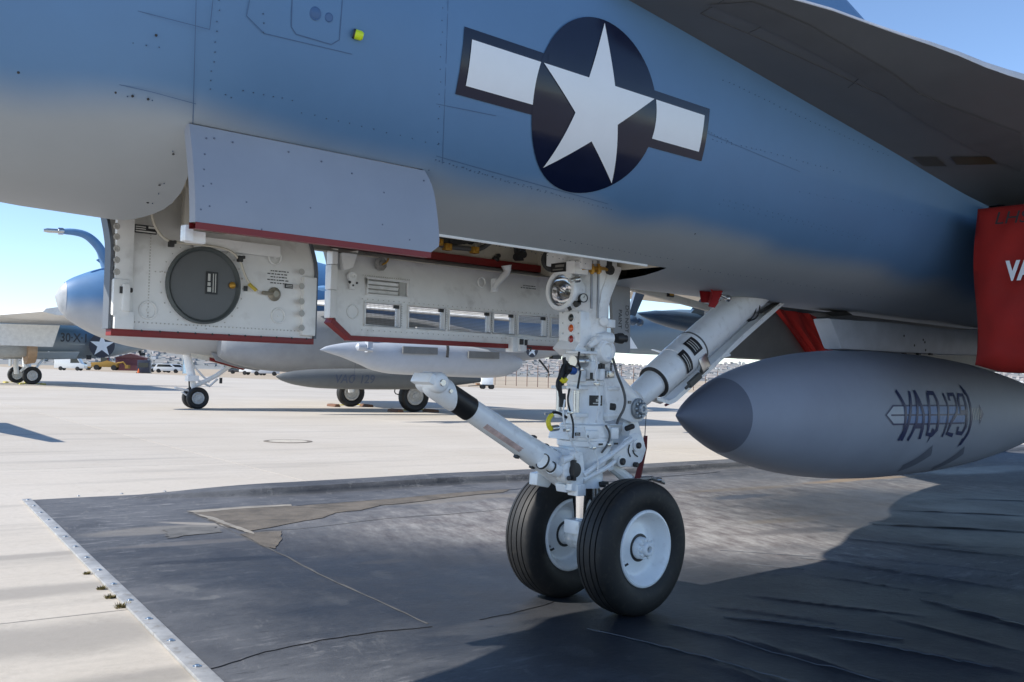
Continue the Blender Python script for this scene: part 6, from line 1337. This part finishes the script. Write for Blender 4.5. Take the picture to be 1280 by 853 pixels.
# wing, lit on its upper side, with drooped flap
zt = FB.P(40, 402, -3).z
a0 = FB.P(-60, 400, -4.2); a1 = FB.P(103, 403.5, -1.4)
bb = B(); rows = []
for q, s0_, s1_, dz in ((-.9, -3.2, a1.x, 0), (-3.5, -2.7, a1.x-.35, .02), (-7, -2.0, a1.x-.8, .05), (-10.2, -1.4, a1.x-1.3, .08)):
    rows.append([Vector((s0_+(s1_-s0_)*f, q, zt+dz+h)) for f, h in ((0, .05), (.05, .18), (.3, .30), (.7, .18), (1, -.02), (.6, -.06), (.2, -.06))])
bb.grid(rows, closed=True); bb.add(rows[-1], [tuple(range(7))])
rr_ = [[Vector((v.x, -v.y, v.z)) for v in r] for r in rows]; bb.grid(rr_, closed=True); bb.obj('wing', mat('sunlit_wing', (.66, .66, .64), .5), sj, 40)
fl = [FB.P(-20, 404, -5.2), FB.P(75, 407, -5.2), FB.P(66, 434, -5.2), FB.P(-14, 431, -5.2)]
bb = B(); bb.prism(fl, (.0, .15, 0)); bb.obj('flap', mat('sunlit_wing', (0, 0, 0)), sj)
bb = hull(FB, [(-70, 430, 446), (-50, 427, 448), (-10, 428, 448), (20, 430, 447), (38, 433, 446), (44, 435, 445)], 1.0, .62, q=-3.0); bb.obj('nacelle', mat('nacelle_grey', (.36, .37, .36), .5), sj, 50)
bb = B(); a = FB.P(32, 439, -3.0); bb.lathe(a, (1, 0, 0), [(0, .62), (.4, .55), (.42, .4)], 24); bb.obj('exhaust', mat('exhaust_tan', (.42, .28, .17), .5, .3), sj)
bb = B(); bb.box(FB.P(42, 394, 0), (.5, .3, .35)); bb.obj('antenna', m_blue, sj); bb = B(); bb.prism([FB.P(80, 398, 0), FB.P(83, 398, 0), FB.P(83, 402, 0), FB.P(80, 402, 0)], (0, .1, 0)); bb.obj('antenna', m_dark, sj)
for x, y, q in ((40, 470, -1.75), (21, 468.5, 1.75)):
    c = FB.P(x, y, q); small_wheel(sj, (c.x, q, .43), .43, .27)
    bb = B(); bb.tube([Vector((c.x-.05, q*.92, .5)), Vector((c.x-.15, q*.8, 1.1)), Vector((c.x-.1, q*.62, 1.8))], .12, 10); bb.tube([Vector((c.x+.1, q*.8, .6)), Vector((c.x+.9, q*.5, 1.6))], .06, 8); bb.box((c.x-.35, q*.93, 1.25), (.06, .5, .8)); bb.obj('main_leg', m_white, sj)
    chock(FB, (c.x, q), 'yellow chock pair at the %s main wheel of the jet coded 30-X-1' % ('nearer' if q < 0 else 'farther'), m_chy, 'wheel chocks on the apron')
bb = B(); bb.prism([FB.P(150, 408, 0), FB.P(215, 417, 0), FB.P(232, 330, 0), FB.P(205, 330, 0)], (0, .15, 0)); 
# things that cast the thin shadows at the far left lie out of the picture: a third parked aircraft
tipw = G(74, 553) - Vector((-SUN.x/SUN.z, -SUN.y/SUN.z, 0))*2.05
FD = Frame((0, 0), (.80, .60)); FD.o = Vector((tipw.x, tipw.y, 0)) - FD.a*1.5 + FD.q*5.2
oj = thing('parked_jet', 'third parked jet just outside the left edge whose shadow tips show on the concrete', 'aircraft', FD.o, FD.rot)
bb = B(); bb.lathe((-10, 0, 1.9), (1, 0, 0), [(0, .02), (1, .45), (3, .8), (9, .8), (11, .5), (11.4, .3)], 20); bb.obj('fuselage', m_grey, oj)
for sg in (-1, 1): bb = B(); bb.prism([(.9, .6*sg, 2.0), (1.46, 5.2*sg, 2.0), (1.5, 5.2*sg, 2.0), (1.6, .6*sg, 2.0)], (0, 0, .12)); bb.obj('wing', m_grey, oj)

# ------------------------------------------------------------------ vehicles and stores along the far margin
def car(loc, rz, label, col, kind='car', sc=1.0):
    t = thing('parked_' + ('car' if kind == 'car' else 'pickup' if kind == 'pickup' else 'van'), label, kind if kind != 'car' else 'car', loc, rz, 'vehicles parked beyond the apron'); t.scale = (sc, sc, sc)
    L_ = 4.6; m = mat('car_paint_%d' % int(sum(col)*100), col, .25, var=.02, coat=.6)
    prof = {'car': [(-2.3, .35), (-2.3, .85), (-2.1, 1.0), (-1.8, 1.5), (-1.5, 1.62), (.5, 1.62), (1.2, 1.08), (2.1, .95), (2.3, .75), (2.3, .35)],
            'pickup': [(-2.6, .5), (-2.6, 1.1), (-.6, 1.1), (-.5, 1.75), (.6, 1.75), (1.2, 1.15), (2.4, 1.05), (2.5, .5)],
            'van': [(-2.6, .4), (-2.6, 2.2), (-2.4, 2.3), (1.4, 2.3), (2.0, 1.3), (2.6, 1.1), (2.6, .4)]}[kind]
    bb = B(); bb.prism([(x, -.88, z) for x, z in prof], (0, 1.76, 0)); bb.obj('body', m, t, bevel=.07)
    gl_ = mat('car_glass', (.02, .025, .03), .06); g = {'car': [(-1.75, 1.05), (-1.6, 1.5), (.4, 1.5), (.95, 1.08)], 'pickup': [(-.45, 1.2), (-.4, 1.65), (.5, 1.65), (.95, 1.2)], 'van': [(.2, 1.35), (.2, 2.1), (1.35, 2.1), (1.8, 1.4)]}[kind]
    for sg in (-1, 1): bb = B(); bb.prism([(x, sg*.885, z) for x, z in g], (0, sg*.01, 0)); bb.obj('window', gl_, t)
    for x in (-1.45, 1.45):
        for sg in (-1, 1): bb = B(); bb.lathe((x, sg*.72, .36), (0, sg, 0), [(0, .36), (.18, .36), (.20, .30), (.19, .2), (.21, .001)], 18); bb.obj('wheel', m_rub, t)
    for sg in (-1, 1): bb = B(); bb.box((prof[-1][0]+.005, sg*.6, .8), (.02, .3, .14)); bb.obj('headlight', m_lite, t)
    return t
def at(x, dist):                                      # ground point at a given distance along a photo column
    d = ray(x, 470); k = dist/d.y; return Vector((d.x*k, dist, 0))
for x, dst, rz, lab, col, kd in ((209, 175, 15, 'white car parked beyond the apron behind the jet nose, left of a pair', (.75, .75, .74), 'car'), (221, 178, 20, 'white car parked beyond the apron, right of a pair', (.72, .73, .74), 'car'),
    (318, 170, 175, 'white pickup truck parked beyond the apron right of the far nose leg', (.74, .74, .73), 'pickup'), (332, 165, 190, 'silver car parked next to the white pickup beyond the apron', (.55, .57, .60), 'car'), (198, 190, 40, 'small pale car at the far margin left of the white cars', (.6, .6, .6), 'car'),
    (300, 200, 10, 'dark car far beyond the apron behind the nose leg', (.05, .05, .055), 'car'), (88, 175, 5, 'white van seen under the tail of the patrol jet', (.7, .7, .68), 'van'), (550, 185, 0, 'blue car along the far fence under the pod', (.10, .22, .45), 'car'), (570, 185, 0, 'white van along the far fence under the pod', (.7, .7, .7), 'van')):
    car(at(x, dst), R(rz), lab, col, kd)
p = at(180, 150); t = thing('container', 'dark blue cabin standing at the far margin of the apron', 'container', p, R(12), None)
bb = B(); bb.span((-.9, -.9, .1), (.9, .9, 2.0)); bb.obj('cabin', mat('dark_cabin', (.03, .035, .06), .5), t, bevel=.04); bb = B(); bb.span((-.7, -.93, .9), (.7, -.9, 1.6)); bb.obj('window', mat('car_glass', (0, 0, 0)), t); bb = B(); bb.span((-1, -1, 0), (1, 1, .12)); bb.obj('base', m_dark, t)
p = at(232, 150); t = thing('banner', 'tall pale blue and white banner standing by the parked cars', 'banner', p, 0)
bb = B(); bb.prism([(-.45, 0, .1), (.45, 0, .1), (.50, 0, 2.4), (.1, 0, 3.5), (-.45, 0, 3.5)], (0, .05, 0)); bb.obj('cloth', mat('banner_cloth', (.42, .60, .72), .8, var=.4, vscale=.8), t); bb = B(); bb.cyl((-.5, 0, 0), (-.5, 0, 3.6), .04); bb.obj('pole', m_steel, t)
p = at(133, 225); t = thing('loader', 'yellow loader standing beyond the tail of the patrol jet', 'loader', p, R(8))
bb = B(); bb.prism([(-3.2, -1, .7), (-3.2, -1, 1.7), (-1, -1, 1.8), (.2, -1, 2.2), (2.4, -1, 1.6), (2.6, -1, .7)], (0, 2, 0)); bb.obj('body', mat('loader_yellow', (.33, .19, .035), .7), t, bevel=.08)
bb = B(); bb.tube([(2.2, 0, 1.6), (3.6, 0, 1.9), (4.4, 0, 1.0)], .22, 8); bb.box((4.6, 0, .9), (.7, 2.2, .8)); bb.obj('arm', mat('loader_yellow', (0, 0, 0)), t); bb = B(); bb.span((-1.2, -.8, 1.8), (.2, .8, 2.9)); bb.obj('cab', mat('car_glass', (0, 0, 0)), t)
for x in (-2, 1.8):
    for sg in (-1, 1): bb = B(); bb.lathe((x, sg*.8, .6), (0, sg, 0), [(0, .6), (.4, .6), (.42, .3), (.4, .001)], 16); bb.obj('wheel', m_rub, t)
p = at(104, 210); t = thing('cart', 'low yellow cart seen under the patrol jet beside a dark drum', 'cart', p, R(5))
bb = B(); bb.span((-1.6, -.7, .45), (1.6, .7, .75)); bb.obj('deck', mat('loader_yellow', (0, 0, 0)), t); bb = B(); bb.cyl((.4, -.4, .75), (.4, -.4, 1.5), .35); bb.obj('drum', m_dark, t)
for x in (-1, 1): bb = B(); bb.lathe((x, -.75, .3), (0, 1, 0), [(0, .3), (1.5, .3)], 14); bb.obj('wheel', m_rub, t)
p = at(165, 230); t = thing('shed', 'dark red shed beyond the yellow loader', 'shed', p, R(10)); bb = B(); bb.span((-3.4, -2, 0), (3.0, 2, 3.0)); bb.obj('wall', mat('shed_red', (.14, .05, .06), .8), t); bb = B(); bb.prism([(-3.7, -2.3, 3.0), (3.3, -2.3, 3.0), (-.2, -2.3, 4.0)], (0, 4.6, 0)); bb.obj('roof', mat('shed_roof', (.10, .04, .045), .8), t)
p = at(134, 155); t = thing('traffic_cone', 'orange traffic cone at the far margin near the dark cabin', 'cone', at(173, 148)); bb = B(); bb.cyl((0, 0, .04), (0, 0, .7), .2, .04, 14); bb.obj('cone', mat('cone_orange', (.75, .14, .02), .6), t); bb = B(); bb.span((-.25, -.25, 0), (.25, .25, .05)); bb.obj('base', m_dark, t)
# white tank cart out on the apron edge
p = G(608, 486.5); t = thing('tow_cart', 'small white tank cart on black wheels alone at the far edge of the apron', 'cart', (p.x, p.y, 0), R(10))
bb = B(); bb.span((-.42, -.4, .30), (.42, .4, .92)); bb.obj('tank', m_white, t, bevel=.05); bb = B(); bb.span((-.5, -.42, .22), (.5, .42, .30)); bb.tube([(-.5, 0, .26), (-1.3, 0, .18)], .03, 6); bb.obj('chassis', m_dark, t); bb = B(); bb.span((-.75, -.3, .28), (-.5, .3, .4)); bb.obj('reel', mat('cart_rust', (.25, .13, .06), .7), t)
for x in (-.28, .34):
    for sg in (-1, 1): bb = B(); bb.lathe((x, sg*.36, .16), (0, sg, 0), [(0, .16), (.08, .16), (.09, .07), (.09, .001)], 14); bb.obj('wheel', m_rub, t)
# fence
fe = thing('fence', 'wire fence on thin rusty posts beyond the apron edge', 'fence')
m_post = mat('rusty_post', (.15, .09, .07), .8)
bb = B(); bb.cyl((0, 0, 0), (0, 0, 1.9), .035, n=8); bb.tube([(0, 0, 1.9), (.0, -.12, 2.1)], .02, 6); post_me = bb.mesh('post', m_post)
fp = [at(x, d) for x, d in [(486+13.3*i, 134-3.2*i) for i in range(17)]] + [at(702+15*i, 82+1.2*i) for i in range(1, 20)]
for p in fp: o = bpy.data.objects.new('post', post_me); C.objects.link(o); o.parent = fe; o.location = p
bb = B()
for a, c in zip(fp, fp[1:]):
    for h in (.5, 1.0, 1.5, 1.88): bb.tube([a+Vector((0, 0, h)), c+Vector((0, 0, h))], .008, 4)
bb.obj('wire', m_hose, fe, kind='stuff')
# houses on the hill
rnd = random.Random(11); hm = []
walls = [(.46, .46, .46), (.41, .41, .41), (.36, .35, .35), (.50, .51, .52), (.34, .34, .35), (.40, .38, .36)]; roofs = [(.25, .24, .24), (.28, .26, .25), (.25, .26, .28), (.29, .26, .24)]  # greyed and close in tone, with the haze put into the colours
for i in range(12):
    w_, d_, h_ = rnd.uniform(9, 15), rnd.uniform(8, 12), rnd.uniform(4.5, 8); k = B(); k.span((-w_/2, -d_/2, -3), (w_/2, d_/2, h_)); e = .6; r_ = rnd.uniform(2, 3.4)
    k.add([(-w_/2-e, -d_/2-e, h_), (w_/2+e, -d_/2-e, h_), (w_/2+e, d_/2+e, h_), (-w_/2-e, d_/2+e, h_), (-w_/2*.7, 0, h_+r_), (w_/2*.7, 0, h_+r_)], [(0, 1, 5, 4), (2, 3, 4, 5), (0, 4, 3), (1, 2, 5), (0, 3, 2, 1)], 1)
    for j in range(3): x = -w_/2+w_*(j+.5)/3; k.span((x-1, -d_/2-.1, h_*.45), (x+1, -d_/2-.02, h_*.8), 2)
    hm.append(k.mesh('house', [mat('house_wall_%d' % (i % 6), walls[i % 6], .9), mat('house_roof_%d' % (i % 4), roofs[i % 4], .9), mat('house_window', (.06, .07, .09), .2)]))
n_h = 0
while n_h < 296:
    col = rnd.uniform(0, 1)
    px_ = rnd.uniform(150, 400) if col < .36 else rnd.uniform(470, 715) if col < .68 else rnd.uniform(745, 985)
    dist = rnd.uniform(1450, 2700); p = at(px_, dist); z_ = hillh(p.x, p.y)-1
    o = bpy.data.objects.new('house', hm[rnd.randrange(12)]); C.objects.link(o); o.location = (p.x, p.y, z_); s_ = rnd.uniform(.55, .85); o.scale = (s_, s_, s_); o.rotation_euler = (0, 0, rnd.uniform(-.5, .5)); tag(o, 'small pale house with pitched roof among many on the far hillside', 'house', 'houses on the far hillside'); n_h += 1
# the rest of the town and its trees: too small and many to count
bb = B()
for i in range(2600):
    dist = rnd.uniform(1300, 3000); p = at(rnd.uniform(-40, 1320), dist); z_ = hillh(p.x, p.y)-2; a = rnd.uniform(2.5, 5); h_ = rnd.uniform(2.5, 5)
    k = rnd.randrange(3); bb.span((p.x-a, p.y-5, z_), (p.x+a, p.y+5, z_+h_), k); bb.add([(p.x-a-.5, p.y-5.5, z_+h_), (p.x+a+.5, p.y-5.5, z_+h_), (p.x+a+.5, p.y+5.5, z_+h_), (p.x-a-.5, p.y+5.5, z_+h_), (p.x-a*.6, p.y, z_+h_+2.5), (p.x+a*.6, p.y, z_+h_+2.5)], [(0, 1, 5, 4), (2, 3, 4, 5), (0, 4, 3), (1, 2, 5)], 3)
tw = bb.obj('hillside_town', [mat('house_wall_0', (0, 0, 0)), mat('house_wall_2', (0, 0, 0)), mat('house_wall_3', (0, 0, 0)), mat('house_roof_1', (0, 0, 0))], kind='stuff'); tag(tw, 'mass of small distant houses covering the far hillside', 'houses')
bb = B()
for i in range(1900):
    dist = rnd.uniform(1200, 3000); p = at(rnd.uniform(-40, 1320), dist); z_ = hillh(p.x, p.y)-1; r_ = rnd.uniform(1.3, 3.4)
    for j in range(6):
        c = Vector((p.x+rnd.uniform(-1, 1)*r_*.7, p.y+rnd.uniform(-1, 1)*r_*.5, z_+r_*rnd.uniform(.3, 1.3))); d = [Vector((rnd.uniform(-1, 1), rnd.uniform(-1, 1), rnd.uniform(-1, 1))).normalized()*r_*rnd.uniform(.3, .7) for _ in range(4)]
        bb.add([c+v for v in d], [(0, 1, 2), (0, 2, 3), (0, 3, 1), (1, 3, 2)])
tr = bb.obj('hillside_trees', mat('far_foliage', (.085, .105, .095), .95, var=.3, vscale=.05), kind='stuff'); tag(tr, 'dark scattered trees between the houses on the far hillside', 'trees')  # foliage lightened to carry the same haze
for x, d, h_, lab in ((946, 1350, 16, 'round dark tree standing above the hillside houses right of the brace'), (805, 1500, 11, 'dark tree on the skyline of the hill left of the brace'), (845, 1500, 10, 'small dark tree on the hill skyline just left of the brace')):
    p = at(x, d); z_ = hillh(p.x, p.y)-1; t = thing('tree', lab, 'tree', (p.x, p.y, z_)); bb = B(); bb.cyl((0, 0, 0), (0, 0, h_*.5), h_*.06, h_*.03, 8); bb.obj('trunk', mat('bark', (.09, .07, .05), .9), t); bb = B()
    for j in range(260):
        v = Vector((rnd.gauss(0, 1), rnd.gauss(0, 1), rnd.gauss(0, 1))).normalized()*rnd.uniform(.3, 1)**.5; c = Vector((v.x*h_*.45, v.y*h_*.45, h_*.65+v.z*h_*.4)); d_ = [Vector((rnd.uniform(-1, 1), rnd.uniform(-1, 1), rnd.uniform(-1, 1)))*h_*.09 for _ in range(3)]; bb.add([c+q_ for q_ in d_], [(0, 1, 2)])
    bb.obj('crown', mat('far_foliage', (0, 0, 0)), t)
